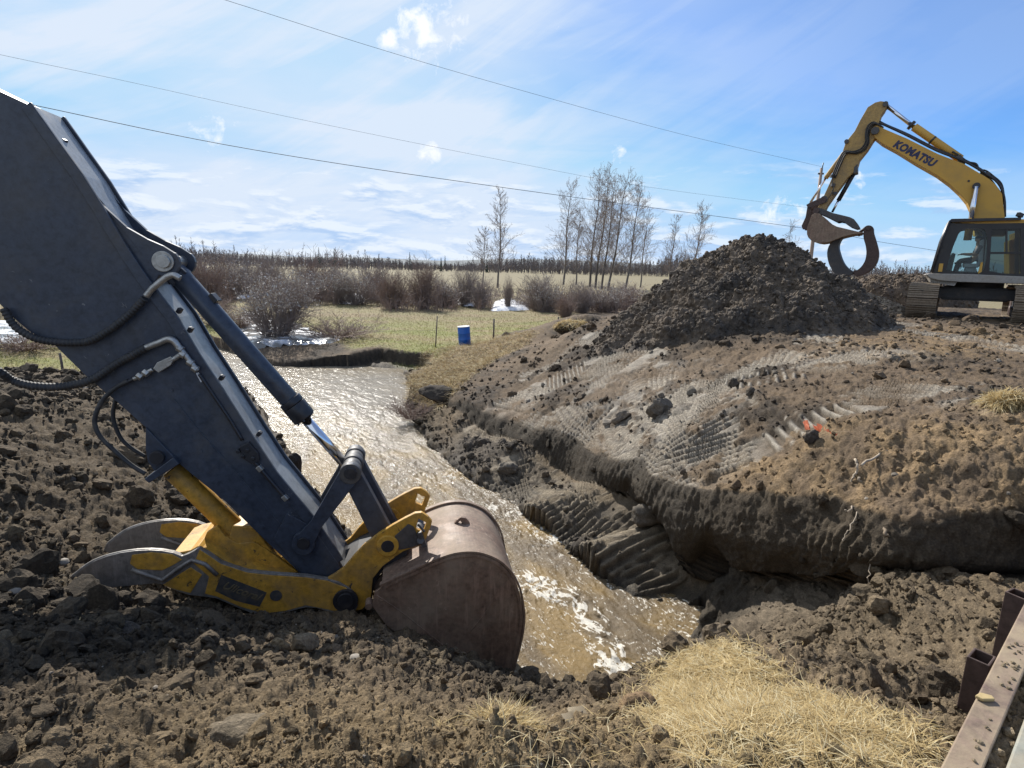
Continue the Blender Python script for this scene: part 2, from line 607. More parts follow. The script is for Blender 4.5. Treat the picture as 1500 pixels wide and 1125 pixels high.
lo_pts = [hitD(*p) for p in [
    # near bank, camera side
    (0, 1125, 1.78), (300, 1125, 1.78), (600, 1125, 1.8), (800, 1125, 1.84), (1000, 1125, 1.8), (1200, 1125, 1.8), (1380, 1122, 1.86),
    (0, 1000, 2.05), (150, 1000, 2.08), (300, 1000, 2.2), (450, 1000, 2.45), (600, 1050, 2.25), (740, 1060, 2.35), (800, 1085, 2.05), (900, 1060, 2.2),
    (105, 862, 2.99), (0, 850, 2.64), (0, 700, 2.5), (60, 620, 2.4), (0, 578, 2.36), (130, 590, 2.5), (160, 800, 3.10), (230, 876, 3.22), (300, 897, 3.24), (380, 915, 3.36), (450, 906, 3.44), (545, 905, 3.42),
    (600, 966, 3.2), (650, 994, 3.25), (740, 1018, 3.4), (838, 1040, 3.4), (890, 1016, 3.35), (975, 992, 3.15), (1000, 1000, 2.5), (1050, 950, 2.6),
    (1100, 1000, 2.25), (1200, 1035, 2.05), (1300, 1092, 1.88), (1000, 1060, 2.0),
    # pit and mound
    (1050, 918, 3.75), (1100, 905, 3.5), (1150, 940, 3.2), (1200, 985, 2.85), (1280, 856, 2.72), (1232, 872, 2.95), (1350, 895, 2.75), (1330, 1000, 2.45), (1370, 1060, 2.2), (1400, 950, 2.55), (1445, 912, 2.6),
    (1200, 835, 3.35), (1290, 842, 3.15), (1130, 850, 3.6), (1380, 880, 2.95), (1480, 890, 2.75), (1650, 900, 2.5),
    # terrace under the wall
    (700, 650, 4.2), (760, 685, 4.15), (830, 715, 4.08), (870, 700, 3.85), (915, 745, 3.75), (900, 785, 4.1), (950, 790, 3.9), (1000, 800, 3.8), (1000, 860, 4.1), (940, 840, 4.2), (1060, 830, 3.75),
    (640, 605, 4.1), (630, 560, 4.0), (600, 562, 4.1), (632, 540, 3.9), (1075, 960, 3.3), (1012, 930, 4.2),
    # left bank falling to the river and the pasture
    (220, 610, 2.9), (290, 650, 3.3), (240, 720, 3.15), (340, 720, 3.5), (410, 790, 3.6), (390, 690, 4.1), (470, 810, 3.6), (560, 860, 3.9), (270, 590, 3.7), (200, 565, 3.6), (110, 552, 3.55), (0, 548, 3.4), (310, 560, 4.2)]]
lo_pts += [Vector(hitD(x, y, 1.7 - ZW)) + Vector((0, 0, .03)) for x, y in SHORE[4:-2:1]]
lo_pts += [Vector(hitD(x, y, 4.46)) for x, y in ((500, 530), (560, 535), (620, 545), (430, 535))]
lo_pts += [Vector(p) for p in [(0, -1, .02), (-3, -3, .05), (3, -3, .0), (-8, 0, -.1), (8, -2, 0), (4, 1.2, -.2), (6, 2.5, -.6), (-12, 8, -.6), (-14, 13, -1.4), (-20, 16, ZF), (0, -15, 0), (-25, -5, 0), (25, -10, 0), (10, 2, -.2), (-2.2, 1.2, -.02), (1.5, .6, -.02)]]
for k_, za, zb in ((3, -2.2, -2.45), (4, -2.15, -2.42), (5, -2.02, -2.36), (6, -1.96, -2.28), (7, -1.74, -2.05), (8, -1.36, -1.62)):
    a_, b_ = np.array(edge_xy[k_]), np.array(edge_xy[k_ + 1])
    e_ = (b_ - a_) / np.hypot(*(b_ - a_)); n_ = np.array([e_[1], -e_[0]])
    m_ = (a_ + b_) / 2
    if poly_sd((m_ + n_ * .3)[None], LOW)[0] < 0:
        n_ = -n_
    for q_, z_ in ((.05, za), (.45, (za * 2 + zb) / 3), (1.1, zb)):
        lo_pts.append(Vector((*(m_ + n_ * q_), z_)))
f_hi = rbf(hi_pts, .6)
f_lo = rbf(lo_pts, .45)


def base_height(XY):
    """smooth ground height without clods; also the masks the colours need"""
    r = np.hypot(XY[:, 0], XY[:, 1])
    hi = f_hi(XY)
    far = sstep(45, 75, r)
    hi = hi * (1 - far) + ZF * far
    hi = np.where(r > 34, np.maximum(hi, ZF - .15), np.maximum(hi, ZW + .06))
    lo = f_lo(XY)
    jx = np.stack([XY[:, 0], XY[:, 1], np.zeros(len(XY))], 1)
    j = fbm(jx, .6, 2) * .10 + fbm(jx, 1.7, 2) * .2
    sd = poly_sd(XY, LOW) + j * sstep(3, 7, r)
    w = np.clip((sd + .17) / .28, 0, 1) ** 1.9
    w = np.where(r > 60, 0, w)
    z = hi * (1 - w) + np.minimum(lo, np.maximum(hi, lo - .0)) * w
    sw = poly_sd(XY, shore_xy) + fbm(jx, .7, 3) * .14
    dry = np.maximum(z, ZW + .02 + np.clip(-sw, 0, 1) * .12)
    dry = np.where((r < 45) & (w > .5), dry, z)
    z = np.where(sw > 0, ZW - np.clip(sw * .7, 0, .7), dry)
    sp = poly_sd(XY, POND) + fbm(jx, 1.2, 2) * .3
    z = np.where(sp > 0, -2.55, np.where(sp > -1.0, np.minimum(z, -2.35 + np.clip(-sp, 0, 1) * .9), z))
    return z, w, sd, sw, sp


# polar grid round the viewer's standing point: fine where one looks, coarse behind, rows spread by slope
NA, NR = 1180, 1150
th = np.concatenate([np.linspace(-R(56), R(56), NA), np.linspace(R(56), 2 * np.pi - R(56), 62)[1:-1]])
rs = np.concatenate([np.exp(np.linspace(math.log(.25), math.log(75), 1500)), np.exp(np.linspace(math.log(76), math.log(6000), 120))])
TH, RS = np.meshgrid(th, rs, indexing="ij")
XY = np.stack([np.sin(TH).ravel() * RS.ravel(), np.cos(TH).ravel() * RS.ravel()], 1)
zc = np.concatenate([base_height(XY[i:i + 400000])[0] for i in range(0, len(XY), 400000)]).reshape(TH.shape)
rows = np.empty((len(th), NR))
for i in range(len(th)):
    dz = np.diff(zc[i]); dr = np.diff(rs)
    ds = np.sqrt(dr * dr + dz * dz * 1.6) / (rs[1:] + .35)
    ds *= np.where(rs[1:] > 45, .3, np.where(rs[1:] > 22, .7, 1.0))
    s = np.concatenate([[0], np.cumsum(ds)])
    rows[i] = np.interp(np.linspace(0, s[-1], NR), s, rs)
k = np.ones(9) / 9.0                                   # neighbouring columns share similar rows
pad = np.concatenate([rows[-4:], rows, rows[:4]], 0)
rows = sum(pad[i:i + len(rows)] for i in range(9)) / 9.0
nA = len(th)
XY = np.stack([(np.sin(th)[:, None] * rows).ravel(), (np.cos(th)[:, None] * rows).ravel()], 1)
parts = [base_height(XY[i:i + 400000]) for i in range(0, len(XY), 400000)]
Z, W_, SD, SW, SP = [np.concatenate([p[q] for p in parts]) for q in range(5)]
RR = np.hypot(XY[:, 0], XY[:, 1])
V = np.concatenate([XY, Z[:, None]], 1)


def grid_normals(V, a, b, wrap):
    G = V.reshape(a, b, 3)
    if wrap:
        du = np.roll(G, -1, 0) - np.roll(G, 1, 0)
    else:
        du = np.gradient(G, axis=0)
    dv = np.gradient(G, axis=1)
    n = np.cross(du, dv).reshape(-1, 3)
    n /= np.linalg.norm(n, axis=1)[:, None] + 1e-12
    return np.where(n[:, 2:3] < 0, -n, n)


N0 = grid_normals(V, nA, NR, True)
STEEP = 1 - N0[:, 2]


def track_band(XY, pts, half, pitch, amp=1.0, seed=0.0):
    """ridges pressed by a crawler track along a path: (height 0..1, mask)"""
    d, s, side = line_st(XY, P2(pts))
    P3 = np.stack([XY[:, 0], XY[:, 1], np.full(len(XY), seed)], 1)
    wob = fbm(P3, .8, 2) * .035 + fbm(P3, .25, 2) * .010
    ph = ((s + wob) / pitch) % 1.0
    rid = np.where(ph < .62, np.sin(ph / .62 * np.pi) ** .7, 0.0)
    m = sstep(half, half * .78, d + fbm(P3, .22, 3) * .16) * sstep(-.10, .08, fbm(P3, .6, 4, .6, off=5 + seed) + .10)
    return rid, m


BANDS = [  # pixel path with depth below the eye, half width, ridge spacing
    ([(745, 600, 3.55), (800, 573, 3.2), (860, 553, 2.8), (930, 550, 2.5)], .8, .105),
    ([(870, 565, 2.8), (940, 560, 2.45), (1000, 585, 2.3), (1045, 640, 2.4), (1015, 700, 2.75)], .75, .12),
    ([(800, 610, 3.3), (880, 615, 3.0), (930, 640, 2.9), (985, 690, 2.8)], .42, .11),
    ([(700, 600, 3.62), (760, 618, 3.55), (830, 645, 3.45), (900, 680, 3.2)], .45, .1),
    ([(900, 520, 2.2), (960, 500, 1.75), (990, 480, 1.6)], .6, .13),
    ([(770, 545, 3.0), (860, 505, 2.3), (930, 490, 1.8)], .5, .12),
    ([(1060, 560, 1.9), (1180, 545, 1.6), (1300, 520, 1.45)], .55, .13),
    ([(1130, 620, 1.9), (1250, 600, 1.65), (1400, 560, 1.42)], .5, .13),
    ([(740, 690, 4.25), (800, 745, 4.25), (860, 790, 4.2), (925, 835, 4.15)], .5, .125),
    ([(880, 720, 3.85), (915, 770, 3.95), (960, 830, 4.0)], .5, .12),
    ([(850, 700, 3.7), (900, 745, 3.9), (930, 800, 4.0)], .5, .12),
    ([(1040, 560, 1.9), (1130, 520, 1.5), (1230, 495, 1.42), (1330, 480, 1.34)], .5, .13),
    ([(1500, 520, 1.38), (1400, 500, 1.36), (1300, 490, 1.38)], .5, .13),
]


def smudge(XY, spots, D=None):
    """soft-edged patches: (px, py, depth, radius)"""
    m = np.zeros(len(XY))
    for px, py, D, rad in spots:
        c = hitD(px, py, D)
        m = np.maximum(m, sstep(1.0, .35, np.hypot(XY[:, 0] - c.x, XY[:, 1] - c.y) / rad))
    return m


P3 = np.stack([XY[:, 0], XY[:, 1], Z], 1)
n_big = fbm(P3, 1.6, 4)
n_mid = fbm(P3, .35, 4, off=3)
n_sml = fbm(P3, .09, 3, off=8)
near = sstep(60, 25, RR)

# zones -----------------------------------------------------------------
pasture_poly = [tuple(hitD(x, y, 3.7))[:2] for x, y in ((634, 530), (660, 512), (720, 498), (800, 478), (845, 462), (880, 440), (1000, 430))] + [(30, 60), (10, 80), (-60, 80), (-60, 21), (-20, 17.0)] + \
               [tuple(hitD(x, y, 3.8))[:2] for x, y in ((60, 548), (125, 550), (325, 500), (390, 490), (500, 500), (520, 509), (560, 507))]
pas = sstep(-.5, .35, poly_sd(XY, pasture_poly) + n_mid * .7)
pas = np.where(RR > 60, 1.0, pas) * sstep(.3, .12, STEEP)
straw_poly = [tuple(hitD(x, y, d))[:2] for x, y, d in ((605, 520, 3.75), (700, 497, 3.7), (790, 500, 3.1), (745, 520, 3.2), (700, 545, 3.5), (665, 575, 3.72), (640, 590, 3.9), (600, 570, 4.1), (590, 552, 4.2), (636, 535, 3.85))]
straw = sstep(-.25, .25, poly_sd(XY, straw_poly) + n_mid * .5)
grass_poly = [tuple(hitD(x, y, d))[:2] for x, y, d in ((985, 1000, 2.7), (1045, 948, 2.62), (1110, 985, 2.3), (1180, 1030, 2.1), (1240, 1060, 2.0), (1310, 1095, 1.88), (1290, 1140, 1.8), (1080, 1140, 1.8), (1010, 1085, 1.95), (960, 1050, 2.2))]
gras = sstep(-.18, .16, poly_sd(XY, grass_poly) + n_mid * .26 + n_sml * .08)
rig = sstep(.35, -.15, SD) * (1 - pas)                       # the far bank's plateau
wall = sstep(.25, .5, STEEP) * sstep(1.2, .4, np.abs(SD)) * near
terr = sstep(.0, .4, SD) * sstep(-.1, .35, XY[:, 0] - (-1.5)) * sstep(4.5, 6.0, XY[:, 1] + XY[:, 0] * .15) * (1 - sstep(-1.2, -.6, Z) * 1.0)

rid = np.zeros(len(XY)); rm = np.zeros(len(XY))
sel = (RR < 26) & (XY[:, 1] > 3)
for q, (pts, half, pitch) in enumerate(BANDS):
    a, b = track_band(XY[sel], pts, half, pitch, seed=q * 3.7)
    full = np.zeros(len(XY)); full[sel] = b
    rr_ = np.zeros(len(XY)); rr_[sel] = a
    new = (rm < .2) & (full > rm)
    rid = np.where(new, rr_, rid)
    rm = np.maximum(rm, full)
rm *= (1 - pas) * (1 - straw) * (1 - .75 * wall)

# clods ------------------------------------------------------------------
amp = np.ones(len(XY))
amp = np.where(pas > .5, .12, amp)
amp *= 1 - .88 * rm
amp *= 1 - .3 * gras
amp *= 1 - .35 * sstep(2, -.5, np.hypot(XY[:, 0] - 11, XY[:, 1] - 12) - 3.0) * rig
amp *= np.where(rig > .5, .66, 1.0)
amp *= 1 - .3 * wall
amp = np.where(RR > 60, .0, amp)
big = billow(P3, .42, 3, .5)
sm = billow(P3, .13, 4, .6, off=4)
disp = amp * ((big - .55) * .13 + (sm - .5) * .085 + n_big * .12)
sel2 = (RR < 20) & (amp > .2) & (pas < .5)
c1 = np.zeros(len(XY)); cid = np.zeros(len(XY)); ce = np.zeros(len(XY))
a, b, c = cells(P3[sel2] + .05 * np.stack([n_mid[sel2], n_sml[sel2], n_mid[sel2]], 1), .17)
c1[sel2] = np.clip(.62 - a, 0, 1); cid[sel2] = c; ce[sel2] = b - a
lump = np.where(cid > .45, np.sqrt(np.clip(c1, 0, 1)), .15) * sstep(-.25, .3, n_big + n_mid * .5)
disp += amp * lump * .075 * np.where(sel2, 1, 0)
a, b, c = cells(P3[sel2] + .03 * np.stack([n_sml[sel2], n_mid[sel2], n_sml[sel2]], 1), .07, 5.0)
l2 = np.zeros(len(XY)); l2[sel2] = np.where(c > .3, np.sqrt(np.clip(.6 - a, 0, 1)), .1)
disp += amp * l2 * .045
disp += rm * (rid - .5) * .085
# bucket-tooth grooves down the cut wall
d_, s_, side_ = line_st(XY[sel], edge_xy)
gro = np.zeros(len(XY)); gro[sel] = np.abs(((s_ + .10 * n_mid[sel] + .12 * n_big[sel]) / .11) % 1.0 - .5) * 2
disp += wall * (gro - .5) * .05 * sstep(.0, .3, n_big * .7 + n_mid * .8) * sstep(2.0, 2.6, XY[:, 0])
disp *= near
disp = np.where(SW > .05, np.minimum(disp, .05), disp)
V = V + N0 * disp[:, None]
# the wall is undercut: its foot and the floor before it reach in under the brink
fp = np.zeros((len(XY), 2)); fd = np.full(len(XY), 1e9)
for a_, b_ in zip(np.array(edge_xy)[:-1], np.array(edge_xy)[1:]):
    e_ = b_ - a_
    t_ = np.clip(((XY - a_) @ e_) / (e_ @ e_), 0, 1)
    q_ = a_ + t_[:, None] * e_
    dd_ = np.hypot(*(XY - q_).T)
    m_ = dd_ < fd
    fd = np.where(m_, dd_, fd); fp[m_] = q_[m_]
inw = (fp - XY) / (np.hypot(*(fp - XY).T)[:, None] + 1e-6) * np.where(SD > 0, 1, -1)[:, None]
S_ = .8 * sstep(.0, .17, SD) * sstep(1.9, .25, SD) * sstep(1.3, 2.1, XY[:, 0]) * sstep(12, 9, XY[:, 1]) * (fd < 2.2)
S_ *= .75 + .5 * fbm(np.stack([XY[:, 0], XY[:, 1], XY[:, 0] * 0], 1), 1.1, 2, off=9)
V[:, :2] += np.where((fd > .12)[:, None], inw, np.array([[.42, .9]])) * S_[:, None]
N1 = grid_normals(V, nA, NR, True)

# colours (albedo) --------------------------------------------------------
def C(*c):
    return np.array(c, float)


def lerp(a, b, t):
    return a + (b - a) * np.clip(t, 0, 1)[:, None]


col = np.tile(C(.19, .147, .098), (len(XY), 1))                           # spoil on the near bank
col = lerp(col, C(.085, .07, .052), sstep(-.1, .45, n_big + .4 * n_mid) * .8)
col = lerp(col, C(.29, .235, .155), sstep(.25, .6, cid) * sstep(.05, .5, n_mid + n_sml * .6) * .7)
nearb = sstep(3.6, 2.2, RR) * sstep(-2.2, -.8, XY[:, 0])
leftb = sstep(-1.2, -2.4, XY[:, 0]) * sstep(2.6, 3.6, RR)
col = col * (1 - .30 * leftb)[:, None]
col = lerp(col, C(.27, .205, .12), nearb * .8)
moun = smudge(XY, [(1280, 930, 2.8, 1.5), (1200, 960, 3.0, 1.2), (1380, 960, 2.6, 1.0)])
col = lerp(col, C(.19, .15, .10), moun * .7)
c_r = lerp(np.tile(C(.165, .122, .082), (len(XY), 1)), C(.07, .055, .041), sstep(-.15, .35, n_big + .5 * n_mid))
tan = smudge(XY, [(1360, 510, 1.4, 2.6), (1460, 500, 1.38, 2.5), (1250, 520, 1.45, 1.6), (1150, 690, 2.25, 1.1), (1050, 690, 2.6, .6), (1300, 700, 2.0, 1.4), (1450, 650, 1.6, 1.3)])
c_r = lerp(c_r, C(.30, .215, .125), tan * sstep(-.35, .35, n_mid + n_big * .5) * .9)
clay = smudge(XY, [(1250, 525, 1.5, 1.6), (940, 600, 2.8, 1.2), (1400, 600, 1.5, 1.0), (1200, 470, 1.5, 1.6), (1010, 520, 1.7, 1.0), (880, 590, 2.9, 1.3), (1000, 620, 2.5, 1.4), (1020, 690, 2.7, .6), (780, 600, 3.5, .7)])
c_r = lerp(c_r, C(.36, .335, .30), clay * sstep(-.02, .34, n_mid * .8 + .5 * n_big) * .6)
c_r = lerp(c_r, C(.36, .335, .295), rm * (.05 + .95 * rid) * .95 * sstep(-.25, .2, n_big + .15))
col = lerp(col, c_r, rig)
c_t = lerp(np.tile(C(.155, .13, .10), (len(XY), 1)), C(.105, .09, .075), sstep(-.2, .3, n_big))
c_t = lerp(c_t, C(.29, .25, .19), rm * (.1 + .9 * rid) * .9)
col = lerp(col, c_t, np.clip(terr, 0, 1) * (1 - rig))
col = lerp(col, lerp(np.tile(C(.052, .045, .036), (len(XY), 1)), C(.095, .08, .06), gro * .5 * sstep(-.2, .3, n_big)), wall * .85)  # cut face coloured darker to deepen the shade on it
c_s = lerp(np.tile(C(.34, .25, .135), (len(XY), 1)), C(.20, .145, .085), sstep(-.3, .3, n_mid))
n_wide = fbm(P3, 3.2, 3, off=14)
col = col * C(.90, .855, .785) * (1 + .38 * n_wide)[:, None]
col = lerp(col, c_s, straw * .9)
c_g = lerp(np.tile(C(.30, .235, .115), (len(XY), 1)), C(.16, .12, .07), sstep(-.1, .4, n_mid))
col = lerp(col, c_g, gras * .85)
pn = fbm(np.stack([XY[:, 0] * .5, XY[:, 1], XY[:, 0] * 0], 1), 2.6, 4, off=2)
c_p = lerp(np.tile(C(.235, .235, .072), (len(XY), 1)), C(.31, .245, .125), sstep(-.25, .35, pn + n_mid * .4))
c_p = lerp(c_p, C(.13, .11, .05), sstep(.15, .5, n_mid) * .45 * sstep(60, 30, RR))
c_p = lerp(c_p, C(.30, .235, .13), sstep(-13.5, -16.0, XY[:, 0]) * .8 * sstep(30, 24, RR))
stub = sstep(33, 46, RR)
c_p = lerp(c_p, C(.24, .18, .11), stub * .6)
c_p = lerp(c_p, C(.235, .195, .11), sstep(75, 130, RR))
col = lerp(col, c_p, pas)
# damp margin by the water
wetm = sstep(.28, .03, Z - ZW + disp) * near * sstep(40, 30, RR)
col = col * (1 - .5 * wetm)[:, None]
wetv = np.clip(wetm * .5 + rm * .3 + clay * rig * .2, 0, 1)

idx = np.arange(nA * NR).reshape(nA, NR)
nx = np.roll(idx, -1, 0)
F = np.stack([idx[:, :-1].ravel(), nx[:, :-1].ravel(), nx[:, 1:].ravel(), idx[:, 1:].ravel()], 1)[:, ::-1]
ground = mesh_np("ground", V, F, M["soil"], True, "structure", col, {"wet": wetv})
# small disc under the viewer's feet closes the sheet
ring = V.reshape(nA, NR, 3)[:, 0]
me_c = len(ring)
foot = mesh_np("ground_underfoot", np.concatenate([ring, [[0, 0, ring[:, 2].mean()]]]), np.array([[i, me_c, (i + 1) % me_c] for i in range(me_c)]), M["soil"], True, "structure",
               np.tile(C(.2, .155, .1), (me_c + 1, 1)), {"wet": np.zeros(me_c + 1)})

# lookup of the final surface for things that rest on it
_LH = {}


def ground_z(x, y):
    z = base_height(np.array([[x, y]], float))[0][0]
    return float(z)
# ------------------------------------------------------------------ river
flow = P2([(180, 515), (330, 530), (430, 575), (520, 620), (610, 690), (700, 765), (800, 850), (880, 920), (960, 975)], 1.7 - ZW)
wa, wr = 900, 900
tw = np.linspace(-R(50), R(30), wa)
rw = np.exp(np.linspace(math.log(3.6), math.log(48), wr))
TW, RW = np.meshgrid(tw, rw, indexing="ij")
WXY = np.stack([(np.sin(TW) * RW).ravel(), (np.cos(TW) * RW).ravel()], 1)
d_, s_, side_ = line_st(WXY, flow)
dist = WXY[:, 1]
W3 = np.stack([WXY[:, 0], WXY[:, 1], np.zeros(len(WXY))], 1)
FS = np.stack([s_ * .55, side_ * 1.25, np.zeros(len(WXY))], 1)          # stretched along the current
warp = np.stack([fbm(W3, .5, 3), fbm(W3, .5, 3, off=11), fbm(W3, .5, 2, off=23)], 1)
turb = sstep(20, 9.5, dist)                                            # riffle below the pool
calm = 1 - turb
w1 = fbm(FS + warp * .12, .55, 3)
w2 = 1 - np.abs(fbm(FS + warp * .16, .24, 4, off=3)) * 2.2
w3 = fbm(FS + warp * .06, .085, 3, off=7)
hgt = turb * (w1 * .036 + (w2 - .5) * .017 + w3 * .012) + calm * (w1 * .022 + (w2 - .5) * .014 + w3 * .012)
hot = smudge(WXY, [(800, 790, 4.45, .75), (740, 750, 4.45, .7), (690, 770, 4.45, .6), (850, 800, 4.45, .5), (640, 700, 4.45, 1.1), (560, 690, 4.45, 1.3), (480, 650, 4.45, 1.6)])
band, bs, bside = line_st(WXY, P2([(770, 845, 4.45), (800, 868, 4.45), (835, 875, 4.45), (862, 905, 4.45), (880, 940, 4.45), (900, 975, 4.45)]))
bandm = sstep(.34, .0, band + fbm(W3, .3, 3) * .22)
shore_d = poly_sd(WXY, shore_xy)
edge = sstep(.35, .05, shore_d)
hgt += bandm * .035 * (w2) + hot * (w2 - .4) * .03
fn = 1 - np.abs(fbm(FS + warp * .35, .30, 5, .62, off=31)) * 2.6            # lacy ridges
fn2 = 1 - np.abs(fbm(FS * np.array([.8, 1.3, 1]) + warp * .15, .11, 4, .6, off=41)) * 2.4
foam = sstep(.55, .95, fn * .62 + fn2 * .38 + .22 * bandm + .12 * hot * sstep(-.2, .3, fbm(W3, .6, 2, off=2)) - .10 * calm - .19) * (turb * .8 + .25 + bandm * .5 + hot * .15)
foam = np.clip(foam + sstep(.62, 1.0, fn2 * .6 + fn * .4 - .20) * .45 * turb + .25 * edge * turb * sstep(.3, .8, fn2), 0, 1)
WV = np.concatenate([WXY, (ZW + hgt)[:, None]], 1)
tan_ = sstep(-.15, .45, fbm(FS, .8, 3, off=5) + .25 * sstep(-.5, 1.0, side_ * -1))
wcol = lerp(np.tile(C(.135, .10, .06), (len(WXY), 1)), C(.235, .155, .055), tan_ * .8)
wcol = lerp(wcol, C(.23, .195, .145), calm * .8)
idx = np.arange(wa * wr).reshape(wa, wr)
WF = np.stack([idx[:-1, :-1].ravel(), idx[:-1, 1:].ravel(), idx[1:, 1:].ravel(), idx[1:, :-1].ravel()], 1)[:, ::-1]
keep = (shore_d[WF].max(1) > -1.6)
WF = WF[keep]
used = np.unique(WF)
remap = np.full(len(WV), -1); remap[used] = np.arange(len(used))

k = NT("river_water")
p = k.coord("Pos")
at = k.n("ShaderNodeAttribute", attribute_name="Col").outputs["Color"]
fo = k.n("ShaderNodeAttribute", attribute_name="foam").outputs["Fac"]
fine = k.noise(k.mapping(p, (1, 1, 1)), 26, 5, .65, .5)
fm = k.ramp(k.math("ADD", fo, k.math("MULTIPLY", k.math("SUBTRACT", fine, .5), 1.7)), (.34, 0.0), (.75, 1.0))
fm = k.math("MULTIPLY", fm, k.ramp(fo, (.02, 0.0), (.2, 1.0)))
c = k.mix(fm, at, (.62, .58, .50))
k.set(Base_Color=c, Roughness=k.math("ADD", k.math("MULTIPLY_ADD", k.n("ShaderNodeAttribute", attribute_name="near").outputs["Fac"], .15, .19), k.math("MULTIPLY", fm, .5)), IOR=1.33)
k.b.inputs["Specular IOR Level"].default_value = .25
tb = k.n("ShaderNodeAttribute", attribute_name="turb").outputs["Fac"]
h = k.math("ADD", k.noise(p, 20, 5, .62, .6), k.math("MULTIPLY", k.noise(p, 80, 4, .6, .4), .4))
bp = k.n("ShaderNodeBump")
bp.inputs["Distance"].default_value = .03
k.l(k.math("ADD", .30, k.math("MULTIPLY", tb, .35)), bp.inputs["Strength"])
k.l(h, bp.inputs["Height"]); k.l(bp.outputs[0], k.b.inputs["Normal"])
M["water"] = k.m
river = mesh_np("river", WV[used], remap[WF], M["water"], True, "structure", wcol[used], {"foam": foam[used], "turb": turb[used], "near": sstep(10.5, 7.0, dist)[used]})

# still, pale meltwater and ice to the left and behind the big willow
k = NT("meltwater")
p = k.coord("Pos")
ice = k.ramp(k.noise(p, .9, 5, .6, .5), (.45, 0.0), (.6, 1.0))
k.set(Base_Color=k.mix(ice, (.20, .19, .17), (.72, .74, .78)), Roughness=k.ramp(ice, (0, .06), (1, .6)), IOR=1.33)
k.bump(k.noise(p, 5, 4), .12, .05)
M["melt"] = k.m
b = MB()
xs = [(-60, 458), (22, 467), (52, 490), (34, 516), (-60, 520)]
b.add([hitD(x, y, 4.2) + Vector((0, 0, -0.02)) for x, y in xs], [tuple(range(len(xs)))])
tag(b.build("pond_water", M["melt"]), kind="structure")
# ------------------------------------------------------------------ light and sky
SUN_AZ, SUN_EL = R(-24), R(37)        # azimuth from +Y towards +X
sd = Vector((math.sin(SUN_AZ) * math.cos(SUN_EL), math.cos(SUN_AZ) * math.cos(SUN_EL), math.sin(SUN_EL)))
sl = bpy.data.lights.new("sun", "SUN")
sl.energy = 5.0
sl.angle = R(.53)
sl.color = (1.0, .955, .88)
so = bpy.data.objects.new("sun", sl)
COL.objects.link(so)
so.rotation_euler = (-sd).to_track_quat("-Z", "Y").to_euler()
so.location = (0, 0, 60)

SKY_TINT = (.42, .86, 1.36)
w = bpy.data.worlds.new("World")
scene.world = w
w.use_nodes = True
t = w.node_tree
t.nodes.clear()


class WN(NT):
    def __init__(s):
        s.t = t


k = WN()
out = k.n("ShaderNodeOutputWorld")
bg = k.n("ShaderNodeBackground")
sky = k.n("ShaderNodeTexSky", sky_type="NISHITA")
sky.sun_disc = False
sky.sun_elevation = SUN_EL
sky.sun_rotation = SUN_AZ
sky.altitude = 600
sky.air_density = 1.0
sky.dust_density = .6
sky.ozone_density = 2.2
d = k.coord("Generated")
sep = k.n("ShaderNodeSeparateXYZ"); k.l(d, sep.inputs[0])
x, y, z = sep.outputs
az = k.math("ARCTAN2", x, y)
el = k.math("ARCSINE", z)


def comb(a, b, c=0.0):
    q = k.n("ShaderNodeCombineXYZ")
    for i, v in enumerate((a, b, c)):
        if isinstance(v, bpy.types.NodeSocket):
            k.l(v, q.inputs[i])
        else:
            q.inputs[i].default_value = v
    return q.outputs[0]


zz = k.math("ADD", k.math("MAXIMUM", z, 0.0), .14)
pv = comb(k.math("DIVIDE", x, zz), k.math("DIVIDE", y, zz))
# high veil and combed streaks
wv = k.n("ShaderNodeVectorMath", operation="ADD")
k.l(pv, wv.inputs[0])
wn = k.n("ShaderNodeTexNoise"); wn.inputs["Scale"].default_value = .9; wn.inputs["Detail"].default_value = 3
k.l(pv, wn.inputs["Vector"])
ws = k.n("ShaderNodeVectorMath", operation="SCALE"); ws.inputs["Scale"].default_value = .55
k.l(wn.outputs["Color"], ws.inputs[0]); k.l(ws.outputs[0], wv.inputs[1])
n1 = k.noise(k.mapping(wv.outputs[0], (.62, .62, 1), (0, 0, 0), (1.3, .4, 0)), 1.0, 5, .5, .2)
n2 = k.noise(k.mapping(wv.outputs[0], (.42, 2.1, 1), (0, 0, R(-52)), (3.1, 1.7, 0)), 1.0, 9, .58, .5)
dm = k.n("ShaderNodeMapping", vector_type="TEXTURE"); dm.inputs["Rotation"].default_value = (0, 0, R(27)); dm.inputs["Scale"].default_value = (.62, .085, 1); dm.inputs["Location"].default_value = (.37, .2, 0)
k.l(comb(az, el, k.math("MULTIPLY", wn.outputs[0], .35)), dm.inputs[0])
n2b = k.noise(dm.outputs[0], 1.0, 8, .58, .5)
veil = k.ramp(n1, (.36, 0.0), (.62, 1.0))
streak = k.ramp(k.math("ADD", k.math("MULTIPLY", n2, .35), k.math("MULTIPLY", n2b, .65)), (.44, 0.0), (.66, 1.0))
lefty = k.ramp(k.math("MULTIPLY_ADD", az, .62, .52), (.12, 1.0), (.50, .95), (.64, .52), (.86, .26))      # thicker towards the sun's side
f1 = k.math("MULTIPLY", k.math("MINIMUM", k.math("ADD", k.math("MULTIPLY_ADD", veil, .50, .40), k.math("MULTIPLY", streak, .70)), 1.0), lefty)
